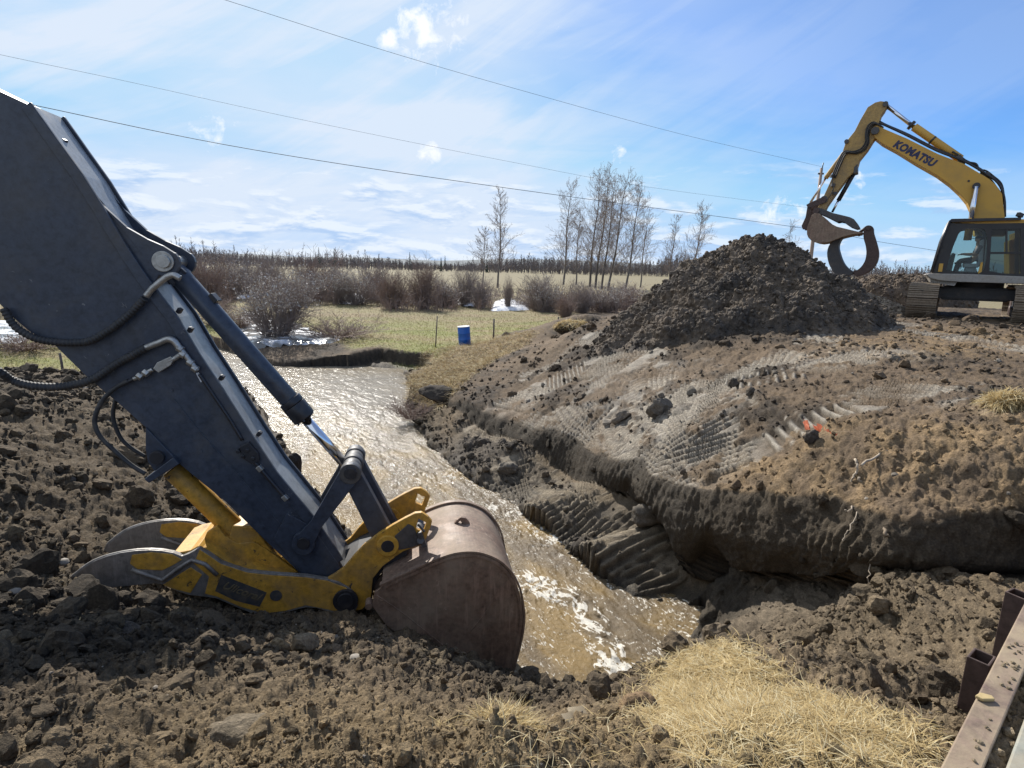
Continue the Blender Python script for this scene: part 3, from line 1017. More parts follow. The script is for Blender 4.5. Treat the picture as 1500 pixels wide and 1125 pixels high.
# flat cumulus low over the horizon
lv = comb(k.math("MULTIPLY", az, 7.5), k.math("MULTIPLY", el, 30.0))
n3 = k.noise(lv, 1.0, 9, .60, .3)
band = k.math("MULTIPLY", k.ramp(el, (.0, .60), (.03, .60), (.075, .52), (.125, .34), (.18, .0)), k.ramp(k.math("MULTIPLY_ADD", az, .62, .52), (.5, 1.0), (.74, .80)))
low = k.ramp(k.math("ADD", n3, k.math("MULTIPLY", band, .25)), (.585, 0.0), (.68, 1.0))
f2 = k.math("MULTIPLY", low, k.ramp(band, (.05, 0.0), (.3, 1.0)))
n3b = k.noise(k.mapping(lv, (1, 1, 1), (0, 0, 0), (.02, .26, 0)), 1.0, 9, .60, .3)
shade = k.ramp(k.math("ADD", k.math("SUBTRACT", n3, n3b), .5), (.44, 0.0), (.56, 1.0))
# small separate puffs
puffs = None
for px, py, rad, st in ((627, 38, .085, 1.0), (571, 55, .03, .95), (634, 222, .035, .75), (912, 218, .026, .72), (1155, 312, .06, .62), (320, 203, .06, .55), (1260, 270, .04, .55)):
    v = ray(px, py).normalized()
    vm = k.n("ShaderNodeVectorMath", operation="DISTANCE")
    k.l(d, vm.inputs[0]); vm.inputs[1].default_value = v
    g = k.math("SUBTRACT", 1.0, k.math("DIVIDE", vm.outputs["Value"], rad), clamp=True)
    g = k.math("MULTIPLY", g, st)
    puffs = g if puffs is None else k.math("MAXIMUM", puffs, g)
n4 = k.noise(d, 30, 8, .64, .3)
f3 = k.ramp(k.math("SUBTRACT", n4, k.math("MULTIPLY", k.math("SUBTRACT", 1.0, puffs), .42)), (.28, 0.0), (.46, .95))
skc = k.mix(1.0, sky.outputs[0], SKY_TINT, "MULTIPLY")
skc = k.mix(1.0, skc, (3.6, 5.6, 8.6), "DARKEN")
skc = k.mix(k.ramp(el, (0.0, .70), (.05, .45), (.16, .0)), skc, (4.6, 6.3, 8.8))
c1 = k.mix(f1, skc, (6.5, 7.4, 8.7))
c2 = k.mix(k.math("MULTIPLY", f2, .66), c1, k.mix(shade, (3.5, 5.2, 8.0), (7.9, 8.5, 9.2)))
c3 = k.mix(f3, c2, (9.0, 9.3, 9.8))
k.l(c3, bg.inputs[0])
bg.inputs[1].default_value = .080
k.l(bg.outputs[0], out.inputs[0])

scene.view_settings.view_transform = "Standard"
scene.view_settings.look = "None"
scene.view_settings.exposure = .5
scene.view_settings.gamma = 1
scene.cycles.use_denoising = True
scene.cycles.max_bounces = 6
scene.cycles.diffuse_bounces = 3
scene.cycles.caustics_reflective = False
scene.cycles.caustics_refractive = False
scene.cycles.sample_clamp_indirect = 6
# ------------------------------------------------------------------ near excavator: stick, bucket and thumb
pp = hitY(742, 993, 5.2)
PA = Plane((pp.x, pp.y, 0), R(-10))
arm = empty("excavator", PA.pt(505, 880, .6), "dark grey excavator arm with brown bucket and yellow thumb reaching into the muddy river", "excavator")


def tp(plane, pts, t):
    return [plane.pt(x, y, t) for x, y in pts]


def slab(mb, plane, pts, t0, t1, mi=0, ref=None):
    """plate between depths t0 and t1; its outline is laid out at depth ref and kept parallel"""
    ref = t0 if ref is None else ref
    return mb.prism([p + plane.A * (t0 - ref) for p in tp(plane, pts, ref)], plane.A * (t1 - t0), mi)


def pin(mb, plane, x, y, t0, t1, rpx, seg=28, mi=0, ref=None):
    ref = t0 if ref is None else ref
    c = plane.pt(x, y, ref) + plane.A * (t0 - ref)
    r = rpx * plane.scale(x, y, ref)
    return mb.tube([c, c + plane.A * (t1 - t0)], r, seg, mi)


def arc(cx, cy, r, a0, a1, n=8, ry=None):
    ry = r if ry is None else ry
    return [(cx + r * math.cos(R(a0 + (a1 - a0) * i / n)), cy + ry * math.sin(R(a0 + (a1 - a0) * i / n))) for i in range(n + 1)]


def smooth_path(pts, n=6):
    """Catmull-Rom through 2-D or 3-D points"""
    P = [Vector(p) for p in pts]
    P = [P[0] * 2 - P[1]] + P + [P[-1] * 2 - P[-2]]
    out = []
    for i in range(1, len(P) - 2):
        for k_ in range(n):
            t_ = k_ / n
            a, b, c, d_ = P[i - 1:i + 3]
            out.append(.5 * (2 * b + (c - a) * t_ + (2 * a - 5 * b + 4 * c - d_) * t_ ** 2 + (3 * b - a - 3 * c + d_) * t_ ** 3))
    out.append(P[-2])
    return out


ST0, ST1 = .42, .90
stick_px = [(-300, -10), (-200, 36), (0, 134), (39, 152), (55, 174), (80, 209), (115, 257), (144, 303), (176, 356), (205, 400), (228, 432), (255, 467), (287, 521), (321, 572),
            (364, 640), (400, 694), (458, 764), (500, 826), (520, 862), (522, 885), (508, 902), (486, 902), (470, 880), (442, 842), (400, 803), (330, 735), (253, 672), (213, 626), (171, 589), (128, 553),
            (80, 506), (45, 487), (16, 463), (-20, 425), (-80, 400), (-170, 370), (-280, 240), (-340, 90)]
mb = MB()
slab(mb, PA, stick_px, ST0, ST1)
# near and far cheek plates stand a little proud of the top plate
edge_px = [(39, 152), (55, 174), (80, 209), (115, 257), (144, 303), (176, 356), (205, 400), (228, 432), (255, 467), (287, 521), (321, 572), (364, 640), (400, 694), (458, 764), (498, 823)]
strip = [(x + 5, y - 3) for x, y in edge_px] + [(x - 9, y + 6) for x, y in edge_px[::-1]]
slab(mb, PA, strip, ST0 - .012, ST0 + .022)
slab(mb, PA, strip, ST1 - .022, ST1 + .012, 0, ST0)
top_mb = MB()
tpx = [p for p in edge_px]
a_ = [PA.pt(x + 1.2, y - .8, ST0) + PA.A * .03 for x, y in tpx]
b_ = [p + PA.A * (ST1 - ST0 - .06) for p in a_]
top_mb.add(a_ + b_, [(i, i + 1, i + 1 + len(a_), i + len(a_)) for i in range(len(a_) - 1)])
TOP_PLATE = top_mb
# reinforcing plate round the nose and weld line pieces
slab(mb, PA, [(400, 790), (420, 752), (458, 772), (496, 826), (512, 862), (500, 890), (470, 872), (440, 838)], ST0 - .014, ST0 - .001)
stick = mb.build("stick", M["grey"], arm, .008)
TOP_PLATE.build("top_plate", M["dust_sheen"], stick).modifiers.new("solid", "SOLIDIFY").thickness = .006  # added skin; its pale colour paints in sheen as well as dust
# lugs that carry the bucket cylinder
ear_px = [(100, 243), (126, 276), (150, 301), (185, 333), (215, 350), (238, 360), (254, 370)] + arc(243, 386, 20, -50, 120, 8) + [(222, 420), (205, 402), (176, 358), (144, 305), (115, 259)]
for a, b_ in ((.445, .495), (.825, .875)):
    mb = MB(); slab(mb, PA, ear_px, a, b_, 0, .445)
    mb.build("cylinder_lug", M["grey"], stick, .005)
mb = MB(); pin(mb, PA, 238, 383, .40, .92, 9.5); pin(mb, PA, 238, 383, .425, .445, 15)
mb.build("pivot_pin", M["zinc"], stick, .004)
# seam weld along the cheek, bolt heads
mb = MB()
mb.tube(smooth_path([PA.pt(x, y, ST0 - .002) for x, y in ((255, 585), (300, 640), (345, 690), (395, 750), (420, 775))], 4), .004, 6)
for x, y in ((293, 661), (309, 656), (250, 572), (385, 772)):
    pin(mb, PA, x, y, ST0 - .008, ST0 + .01, 3, 10)
mb.build("weld_seam", M["grey"], stick)
mb = MB()
slab(mb, PA, [(287, 547), (291, 545), (298, 557), (294, 560)], ST0 - .003, ST0 + .005)
mb.build("label_plate", M["white"], stick)
# clips on the top plate
for x, y, t_ in ((85, 213, .62), (255, 460, .50), (271, 488, .52), (317, 558, .55), (372, 640, .6)):
    mb = MB(); c = PA.pt(x + 8, y - 5, t_)
    mb.box(c, (.05, .05, .035), Matrix.Rotation(R(-55), 3, "Y"))
    mb.build("clamp", M["black"], stick, .006)
# boom behind the stick, running out of the picture to the left
mb = MB()
slab(mb, PA, [(-90, 330), (-150, 420), (-420, 300), (-900, -60), (-1400, -260), (-1400, -480), (-860, -330), (-380, 60), (-140, 250)], ST0 - .08, ST1 + .08)
mb.build("boom", M["grey"], arm, .01)

# bucket cylinder ---------------------------------------------------------
TC = .66
mb = MB()
a, g0, g1 = PA.pt(262, 402, TC), PA.pt(426, 588, TC), PA.pt(446, 612, TC)
r_b = 14.2 * PA.scale(350, 500, TC)
mb.tube([a, g0], r_b, 32)
barrel = mb.build("cylinder", M["grey"], arm, .006)
mb = MB()
ax = (g1 - a).normalized()
mb.tube([g0 - ax * .02, g0 + ax * .04], r_b * 1.22, 32)
mb.tube([g0 + ax * .04, g0 + ax * .045], r_b * 1.12, 32)
mb.tube([g0 + ax * .045, g1], r_b * 1.24, 32)
for q in range(6):
    an = q * math.pi / 3
    x_ = ax.orthogonal().normalized(); y_ = ax.cross(x_)
    c = g1 + (x_ * math.cos(an) + y_ * math.sin(an)) * r_b * .95
    mb.tube([c - ax * .01, c + ax * .022], .014, 6)
mb.build("gland", M["black"], barrel, .005)
mb = MB(); mb.tube([g1 - ax * .05, PA.pt(505, 680, TC)], 7.3 * PA.scale(470, 640, TC), 28)
mb.build("piston_rod", M["chrome"], barrel)
mb = MB()
c0 = PA.pt(238, 383, .5)
mb.tube([PA.pt(238, 383, .53), PA.pt(238, 383, .79)], 17 * PA.scale(238, 383, .6), 28)
mb.bar(PA.pt(238, 383, TC), a + ax * .05, .17, .15, PA.A)
mb.build("clevis", M["grey"], barrel, .008)
mb = MB()                                                                 # small lug on the barrel
x_ = PA.A.cross(ax).normalized()
x_ = x_ if x_.z > 0 else -x_
mb.box(a + ax * .34 + x_ * (r_b + .012), (.09, .09, .05), Matrix.Rotation(R(49), 3, "Y"))
mb.build("hose_bracket", M["black"], barrel, .006)
# linkage ------------------------------------------------------------------
KP = (513, 694)
mb = MB()
for t_ in (.36, .93):
    A0, A1 = (444, 797), KP
    d_ = Vector((A1[0] - A0[0], A1[1] - A0[1])).normalized(); n_ = Vector((-d_.y, d_.x))
    poly = [(A0[0] + n_.x * 11, A0[1] + n_.y * 11), (A1[0] + n_.x * 9, A1[1] + n_.y * 9)]
    poly = [(p[0], p[1]) for p in arc(A0[0], A0[1], 18, 20, 250, 10)] + [(A0[0] - d_.x * -26 - n_.x * 9, A0[1] + d_.y * 26 - n_.y * 9)]
    al = math.degrees(math.atan2(d_.y, d_.x))
    poly = arc(A0[0], A0[1], 17, al + 50, al + 310, 12) + [(A0[0] + d_.x * 34 - n_.x * 9, A0[1] + d_.y * 34 - n_.y * 9)] + arc(A1[0], A1[1], 15, al - 100, al + 100, 10) + [(A0[0] + d_.x * 34 + n_.x * 9, A0[1] + d_.y * 34 + n_.y * 9)]
    slab(mb, PA, poly, t_, t_ + .045, 0, .36)
link = mb.build("side_link", M["grey"], arm, .006)
mb = MB(); pin(mb, PA, 444, 797, .335, .99, 9)
mb.build("pivot_pin", M["black"], link, .004)
mb = MB()
for q in range(5):
    t_ = .345 + q * .125
    pin(mb, PA, 513, 694, t_, t_ + .11, 15.5 - (q % 2) * 1.5, 28, 0, .36)
mb.build("knuckle", M["grey_worn"], arm, .006)
mb = MB(); pin(mb, PA, 513, 694, .325, .36, 9)
mb.build("pivot_pin", M["black"], link, .004)
mb = MB()
for t_ in (.44, .80):
    A0, A1 = KP, (567, 798)
    d_ = Vector((A1[0] - A0[0], A1[1] - A0[1])).normalized(); al = math.degrees(math.atan2(d_.y, d_.x))
    poly = arc(A0[0], A0[1], 15, al + 70, al + 290, 10) + arc(A1[0], A1[1], 17, al - 110, al + 110, 10)
    slab(mb, PA, poly, t_, t_ + .1, 0, .44)
mb.bar(PA.pt(530, 727, .66), PA.pt(553, 772, .66), .36, .06, PA.A.cross(Vector((0, 0, 1))))
mb.build("bucket_link", M["grey"], arm, .006)

# coupler -------------------------------------------------------------------
cp_out = [(476, 850), (490, 842), (504, 832), (518, 815), (534, 798), (555, 782), (576, 769), (592, 760), (608, 752), (618, 751), (627, 757), (633, 764), (631, 771), (626, 784), (621, 797), (606, 802), (590, 808),
          (560, 830), (546, 848), (543, 880), (530, 893), (505, 898), (488, 890)]
hole = [(613, 760), (625, 766), (620, 779), (609, 775)]
keyed = cp_out[:10] + [hole[0], hole[3], hole[2], hole[1], hole[0], cp_out[9]] + cp_out[10:]
for t_ in (.30, .95):
    mb = MB(); slab(mb, PA, keyed, t_, t_ + .05, 0, .30)
    plate = mb.build("coupler_plate", [M["thumb_y"]], arm, .005)
    mb = MB()
    pin(mb, PA, 568, 798, t_ - .035 if t_ < .5 else t_ - .02, t_ + .07, 16, 32, 0, .30)
    ringo = mb.build("pin_boss", M["thumb_y"], plate, .006)
    mb = MB(); pin(mb, PA, 568, 798, t_ - .037 if t_ < .5 else t_ - .022, t_ + .07, 9.5, 24, 0, .30)
    mb.build("pivot_pin", M["black"], ringo, .004)
mb = MB()                                                                 # steel wear plate by the hook, latch
slab(mb, PA, [(578, 786), (598, 768), (606, 772), (612, 786), (618, 797), (604, 802), (584, 806)], .285, .30)
mb.build("wear_plate", M["grey_worn"], arm, .004)
mb = MB()
mb.bar(PA.pt(614, 779, .29), PA.pt(622, 800, .29), .05, .05); mb.bar(PA.pt(612, 768, .31), PA.pt(622, 779, .27), .02, .02)
mb.tube([PA.pt(616, 792, .26), PA.pt(616, 792, .40)], .035, 14)
mb.build("latch", M["grey_worn"], arm, .005)
mb = MB()                                                                 # dark cross body between the plates
slab(mb, PA, [(488, 846), (520, 824), (556, 806), (600, 800), (596, 812), (560, 836), (548, 858), (544, 884), (520, 894), (496, 880)], .36, .94)
pin(mb, PA, 615, 790, .35, .95, 7)
mb.build("coupler_body", M["dark_frame"], arm, .006)

# bucket ---------------------------------------------------------------------
BW = 1.24
side_px = [(545, 888), (549, 868), (560, 860), (583, 849), (608, 838), (633, 826), (650, 819), (667, 814), (684, 812), (700, 813), (714, 817), (727, 823), (738, 832), (747, 843), (754, 855), (759, 868), (763, 890), (764, 905), (762, 925), (758, 945), (752, 968), (748, 983), (742, 995), (733, 990), (680, 968), (640, 962), (600, 945), (565, 915)]
mb = MB(); slab(mb, PA, side_px, 0, .035)
bside = mb.build("bucket", M["bucket"], arm, .004)
mb = MB(); slab(mb, PA, side_px, BW - .035, BW, 0, 0)
mb.build("side_plate", M["bucket"], bside, .004)
wrap = [Vector(p) for p in tp(PA, side_px[2:23], 0)]
cen = PA.pt(650, 900, 0)
mb = MB()
vs, fs = [], []
wp = smooth_path(wrap, 3)
for i, p in enumerate(wp):
    tn = (wp[min(i + 1, len(wp) - 1)] - wp[max(i - 1, 0)]).normalized()
    nn = tn.cross(PA.A).normalized()
    if nn.dot(p - cen) < 0:
        nn = -nn
    vs += [p + nn * .012 - PA.A * .012, p + nn * .012 + PA.A * (BW + .012), p - nn * .02 + PA.A * (BW + .012), p - nn * .02 - PA.A * .012]
n_ = len(wp)
for i in range(n_ - 1):
    for q in range(4):
        fs.append((i * 4 + q, i * 4 + (q + 1) % 4, (i + 1) * 4 + (q + 1) % 4, (i + 1) * 4 + q))
fs += [(0, 1, 2, 3), (n_ * 4 - 1, n_ * 4 - 2, n_ * 4 - 3, n_ * 4 - 4)]
mb.add(vs, fs, 0, False)
shell = mb.build("shell", M["bucket"], bside)
for pl in shell.data.polygons:
    pl.use_smooth = False
# rim bands on both edges, seam weld on the side plate
for t_ in (-.014, BW - .05):
    mb = MB()
    band_in = [p + (cen - p).normalized() * .045 for p in wp]
    vs, fs = [], []
    for p, q in zip(wp, band_in):
        o_ = (p - cen).normalized() * .018
        vs += [p + o_ + PA.A * t_, p + o_ + PA.A * (t_ + .06)]
    for i in range(len(wp) - 1):
        fs.append((i * 2, i * 2 + 1, i * 2 + 3, i * 2 + 2))
    mb.add(vs, fs)
    ob = mb.build("rim_band", M["bucket"], bside)
    so_ = ob.modifiers.new("solid", "SOLIDIFY"); so_.thickness = .02
mb = MB()
mb.tube(smooth_path([PA.pt(x, y, -.001) for x, y in ((552, 872), (590, 898), (640, 938), (690, 978))], 4), .005, 6)
mb.tube(smooth_path([PA.pt(x, y, -.001) for x, y in ((735, 840), (722, 880), (690, 925))], 4), .004, 6)
mb.build("weld_seam", M["bucket"], bside)
mb = MB(); pin(mb, PA, 540, 889, -.01, .10, 5.5, 16)
mb.build("edge_knob", M["bucket"], bside, .006)
# lifting eye on the back, gussets, mounting ears
eye = [(642, 783), (656, 776), (664, 770), (669, 762), (675, 758), (682, 759), (687, 764), (692, 776), (700, 786), (706, 792), (700, 800), (660, 796)]
eh = [(671, 763), (671, 770), (677, 770), (677, 763)]
eye2 = eye[:5] + [(674, 763), (670, 767), (674, 771), (678, 767), (674, 763), (675, 758)] + eye[5:]
mb = MB(); slab(mb, PA, eye2, .66, .70)
mb.build("lifting_eye", M["bucket"], bside, .004)
for t_ in (.40, .88):
    mb = MB(); slab(mb, PA, [(540, 866), (556, 846), (600, 812), (640, 800), (672, 803), (690, 806), (682, 815), (620, 832), (566, 862)], t_, t_ + .05, 0, .40)
    mb.build("mounting_ear", M["bucket"], bside, .005)
mb = MB(); slab(mb, PA, [(628, 766), (640, 757), (656, 760), (660, 775), (640, 782)], 1.0, 1.04)
mb.build("gusset", M["bucket"], bside, .004)
# teeth dug into the ground
for q in range(5):
    t_ = .03 + q * (BW - .18) / 4
    b0 = PA.pt(742, 990, t_)
    mb = MB()
    mb.prism([b0, b0 + PA.A * .12, b0 + PA.A * .1 + Vector((-.06, 0, -.22)), b0 + PA.A * .02 + Vector((-.06, 0, -.22))], PA.U * -.06)
    mb.build("tooth", M["bucket"], bside, .006)

# thumb -----------------------------------------------------------------------
th_px = [(101, 858), (106, 846), (115, 838), (125, 830), (138, 822), (156, 815), (176, 810), (197, 807), (218, 806), (236, 807), (253, 810), (266, 815), (277, 811), (291, 803), (306, 812), (323, 824), (342, 831), (362, 837), (400, 841), (448, 844), (480, 849), (496, 853), (509, 860), (518, 867),
         (523, 877), (524, 888), (519, 898), (507, 904), (494, 901), (480, 896), (464, 891), (448, 890), (434, 893), (419, 898), (404, 901), (387, 902), (370, 899), (352, 892), (334, 884), (317, 877), (298, 874), (278, 872), (262, 867), (246, 860), (236, 856), (227, 855), (202, 857), (176, 860), (150, 863), (128, 863), (110, 862)]
thumb_root = None
for t_ in (.28, .93):
    mb = MB(); slab(mb, PA, th_px, t_, t_ + .055, 0, .28)
    e_ = -.004 if t_ < .5 else -.004
    for poly in ([(193, 813), (222, 809), (252, 812), (267, 820), (252, 829), (237, 836), (201, 834), (190, 826)],):
        slab(mb, PA, poly, t_ + e_, t_ + .01, 1, .276)
    slab(mb, PA, [(279, 831), (296, 842), (279, 869), (258, 864), (238, 857)], t_ + e_, t_ + .01, 1, .276)
    slab(mb, PA, [(292, 805), (306, 814), (323, 826), (362, 839), (400, 843), (448, 846), (480, 851), (507, 861), (520, 877), (521, 888), (516, 896), (507, 901), (480, 893), (448, 887), (419, 895), (387, 899), (352, 889), (317, 874), (300, 870), (306, 845), (284, 826)], t_ + e_, t_ + .01, 1, .276)
    o_ = mb.build("thumb", [M["thumb_g"], M["thumb_y"]], arm if thumb_root is None else thumb_root, .005) if thumb_root is None else mb.build("tine", [M["thumb_g"], M["thumb_y"]], thumb_root, .005)
    if thumb_root is None:
        thumb_root = o_
    mb = MB()                                                             # thickened wear edge of each tine
    top = th_px[0:12]
    pts = [PA.pt(x, y, .307) + PA.A * (t_ - .28) for x, y in top]
    mb.tube(smooth_path(pts, 3), .018, 8)
    mb.build("wear_edge", M["thumb_g"], thumb_root)
    mb = MB()
    pts = [PA.pt(x, y, .268) + PA.A * (t_ - .28) for x, y in ((193, 834), (215, 842), (238, 850), (262, 832), (281, 820), (300, 826), (318, 842))]
    mb.tube(pts, .02, 8)
    mb.build("weld_bead", M["thumb_g"], thumb_root)
# plate between the two tines, saddle for the cylinder
mb = MB()
slab(mb, PA, [(253, 811), (279, 806), (290, 800), (298, 806), (287, 823), (263, 834)], .33, .94)
slab(mb, PA, [(290, 801), (318, 812), (345, 829), (400, 843), (430, 850), (420, 870), (380, 868), (320, 850), (296, 826)], .34, .92)
mb.build("cross_plate", M["thumb_y"], thumb_root, .006)
for t_ in (.50, .76):
    mb = MB(); slab(mb, PA, [(292, 804), (303, 780), (318, 770), (330, 786), (348, 796), (372, 794), (392, 806), (436, 838), (440, 848), (380, 850), (320, 836)], t_, t_ + .05, 0, .5)
    mb.build("saddle_plate", M["thumb_y"], thumb_root, .006)
mb = MB(); pin(mb, PA, 506, 881, .235, 1.02, 12, 28); pin(mb, PA, 506, 881, .25, .28, 18, 28)
mb.build("pivot_pin", M["black"], thumb_root, .005)
# dark decal with faded lettering and a plug
mb = MB(); slab(mb, PA, [(324, 842), (391, 868), (388, 874), (380, 889), (345, 880), (315, 866)], .2745, .28)
decal = mb.build("decal", M["decal"], thumb_root)
mb = MB(); pin(mb, PA, 404, 873, .268, .29, 8.5, 24)
mb.build("plug", M["decal"], thumb_root, .003)


def lettering(name, text, plane, p0, p1, hpx, t, mat, parent, shear=0.0, off=0.0, spacing=1.0):
    """flat letters from pixel p0 along to p1 (baseline), cap height hpx, standing just off a plane"""
    cu = bpy.data.curves.new(name, "FONT")
    cu.body = text
    cu.size = 1.0
    cu.shear = shear
    cu.offset = off
    cu.space_character = spacing
    cu.extrude = .004
    tmp = bpy.data.objects.new(name + "_tmp", cu)
    COL.objects.link(tmp)
    dg = bpy.context.evaluated_depsgraph_get()
    me = bpy.data.meshes.new_from_object(tmp.evaluated_get(dg))
    COL.objects.unlink(tmp); bpy.data.objects.remove(tmp)
    me.name = name
    xs = [v.co.x for v in me.vertices]; ys = [v.co.y for v in me.vertices]
    x0, x1, y0, y1 = min(xs), max(xs), min(ys), max(ys)
    A0, A1 = plane.pt(p0[0], p0[1], t), plane.pt(p1[0], p1[1], t)
    dx = (A1 - A0)
    n = dx.cross(plane.A).normalized()
    if n.z < 0:
        n = -n
    H = hpx * plane.scale(p0[0], p0[1], t)
    for v in me.vertices:
        v.co = A0 + dx * ((v.co.x - x0) / (x1 - x0)) + n * (H * (v.co.y - y0) / (y1 - y0)) - plane.A * (v.co.z * .5)
    me.materials.clear(); me.materials.append(mat)
    o = bpy.data.objects.new(name, me)
    COL.objects.link(o)
    o.parent = parent
    o.matrix_parent_inverse = PARENT_INV(parent)
    return o


lettering("lettering", "Ulicoral", PA, (326, 862), (381, 881), 12, .272, M["fade"], decal, .35, .01)
# thumb cylinder -------------------------------------------------------------------
mb = MB()
c0, c1 = PA.pt(253, 686, .64), PA.pt(352, 783, .64)
rc = 15.5 * PA.scale(300, 740, .64)
mb.tube([c0, c1], rc, 28)
tc = mb.build("thumb_cylinder", M["thumb_y"], arm, .008)
mb = MB()
slab(mb, PA, [(340, 770), (372, 772), (408, 822), (436, 838), (432, 848), (404, 846), (360, 822), (334, 792)], .52, .78)
mb.build("cylinder_end", M["thumb_y"], tc, .012)
mb = MB()
for q in range(3):
    c = PA.pt(368 + q * 9, 779 + q * 10, .60 + q * .02)
    mb.box(c, (.06, .05, .05), Matrix.Rotation(R(45), 3, "Y"))
mb.build("port_fitting", M["zinc"], tc, .006)
mb = MB()
mb.tube(smooth_path([PA.pt(x, y, .55) for x, y in ((405, 822), (416, 818), (428, 828), (438, 841))], 4), .018, 8)
mb.build("guard_rod", M["thumb_y"], tc)
mb = MB()
slab(mb, PA, [(213, 626), (213, 658), (216, 676), (226, 690), (245, 682), (258, 672)], .40, .92)
slab(mb, PA, [(211, 702), (218, 708), (262, 680), (254, 670)], .36, .95)
mb.build("thumb_bracket", M["grey"], arm, .006)
mb = MB(); pin(mb, PA, 229, 671, .36, .96, 10)
mb.build("pivot_pin", M["black"], tc, .004)

# hoses -------------------------------------------------------------------------------
def hose(name, pts, r, t, mat, ribbed=False, parent=arm, n=7):
    pa = smooth_path([PA.pt(x, y, (t if len(q) == 0 else q[0])) for x, y, *q in pts], n)
    mb = MB()
    if ribbed:
        # resample evenly, then corrugate
        L = [0]
        for a, b in zip(pa[:-1], pa[1:]):
            L.append(L[-1] + (b - a).length)
        m = int(L[-1] / .0075)
        P, rr = [], []
        j = 0
        for i in range(m + 1):
            s = L[-1] * i / m
            while j < len(L) - 2 and L[j + 1] < s:
                j += 1
            P.append(pa[j].lerp(pa[j + 1], (s - L[j]) / max(1e-6, L[j + 1] - L[j])))
            rr.append(r * (1.0 if (i // 2) % 2 else .84))
        mb.tube(P, rr, 12)
    else:
        mb.tube(pa, r, 10)
    return mb.build(name, mat, parent)


T_H = ST0 - .05
hose("hose", [(-60, 505, .2), (-30, 528, .25), (0, 545, .30), (16, 556), (40, 564), (75, 567), (107, 564), (139, 554), (171, 533), (200, 517), (214, 509)], .036, T_H, M["rubber"], True)
hose("hose", [(5, 452), (22, 478), (50, 495), (80, 501), (107, 502), (132, 499), (161, 483), (188, 462), (212, 437)], .033, T_H, M["rubber"], True)
hose("hose", [(188, 558), (171, 567), (154, 582), (142, 602), (139, 622), (149, 642), (171, 663), (192, 681), (213, 694)], .020, T_H, M["rubber"])
hose("hose", [(174, 578), (168, 592), (166, 613), (176, 640), (192, 656), (213, 669)], .018, T_H + .2, M["rubber"])
pf = hose("pipe_fitting", [(210, 511), (222, 506), (235, 501), (245, 497), (254, 499), (260, 506), (264, 512)], .029, T_H, M["zinc"])
hose("pipe", [(264, 511), (272, 521), (279, 530), (285, 538), (289, 543)], .024, T_H, M["zinc"], parent=pf)
hose("pipe", [(265, 519), (256, 525), (248, 529)], .022, T_H, M["zinc"], parent=pf)
hose("pipe", [(224, 541), (214, 546), (201, 553), (196, 555)], .02, T_H, M["zinc"], parent=pf)
hose("pipe", [(201, 553), (188, 559), (172, 567)], .017, T_H, M["black"], parent=pf)
mb = MB(); slab(mb, PA, [(224, 540), (230, 531), (250, 522), (254, 527), (250, 535), (232, 546)], T_H - .02, T_H + .03)
for x, y in ((264, 511), (268, 519), (279, 531), (286, 540), (205, 551), (214, 546)):
    c = PA.pt(x, y, T_H)
    mb.tube([c + Vector((-.02, 0, .014)), c + Vector((.02, 0, -.014))], .034, 6)
mb.build("valve", M["zinc"], pf, .004)
hose("pipe_fitting", [(214, 434), (222, 424), (232, 415), (244, 406), (254, 403), (264, 408)], .027, T_H, M["zinc"])
mb = MB()
slab(mb, PA, [(350, 655), (364, 648), (378, 664), (380, 676), (368, 680), (356, 672)], ST0 - .05, ST0)
for x, y in ((355, 669), (362, 660), (370, 672), (348, 662)):
    pin(mb, PA, x, y, ST0 - .065, ST0, 3, 8)
vb = mb.build("valve_block", M["black"], arm, .006)
hose("pipe", [(372, 676), (384, 690), (396, 704), (408, 718), (420, 732)], .017, ST0 - .03, M["black"], parent=vb)
for x, y in ((381, 686), (418, 729)):
    mb = MB(); c = PA.pt(x, y, ST0 - .03); mb.box(c, (.055, .05, .045), Matrix.Rotation(R(50), 3, "Y")); mb.build("fitting", M["zinc"], vb, .005)
hose("pipe", [(292, 548), (310, 575), (335, 612), (355, 645)], .016, ST0 - .02, M["black"], parent=vb)
# ------------------------------------------------------------------ yellow excavator on the far bank
YAW = R(33)
pk = hitY(1430, 400, 18.6)
PK = Plane((pk.x, pk.y, 0), YAW)
exc = empty("excavator", hitD(1432, 468, 1.3), "yellow crawler excavator with black cab standing behind the spoil heap on the far bank", "excavator")
BC, BH = 1.45, .33            # boom centre plane and half width


def kp(x, y, t):
    return PK.pt(x, y, t)


boom_px = [(1282, 202), (1292, 210), (1314, 222), (1343, 240), (1373, 257), (1392, 271), (1406, 284), (1417, 297), (1424, 312), (1428, 345), (1474, 345), (1472, 318), (1470, 303), (1468, 284), (1459, 271), (1449, 262), (1439, 256),
           (1412, 240), (1373, 225), (1329, 203), (1296, 189), (1286, 183), (1280, 187), (1278, 195)]
mb = MB(); slab(mb, PK, boom_px, BC - BH, BC + BH)
boom = mb.build("boom", M["yellow"], exc, .015)
lettering("lettering", "KOMATSU", PK, (1307, 215), (1366, 245.5), 11, BC - BH - .004, M["letter"], boom, .12, .055, 1.08)
mb = MB(); slab(mb, PK, [(1355.5, 225.2), (1357.6, 226), (1356.5, 229), (1354.8, 228)], BC - BH - .008, BC - BH)
mb.build("logo_mark", M["letter"], boom)
mb = MB()
mb.tube(smooth_path([kp(x, y, BC - .25) for x, y in ((1288, 180), (1300, 185), (1330, 199), (1373, 221), (1412, 236), (1440, 252), (1462, 268), (1471, 290), (1472, 318))], 4), .035, 8)
mb.tube(smooth_path([kp(x, y, BC - .1) for x, y in ((1288, 178), (1300, 184), (1330, 197), (1373, 219), (1412, 234), (1438, 249))], 4), .035, 8)
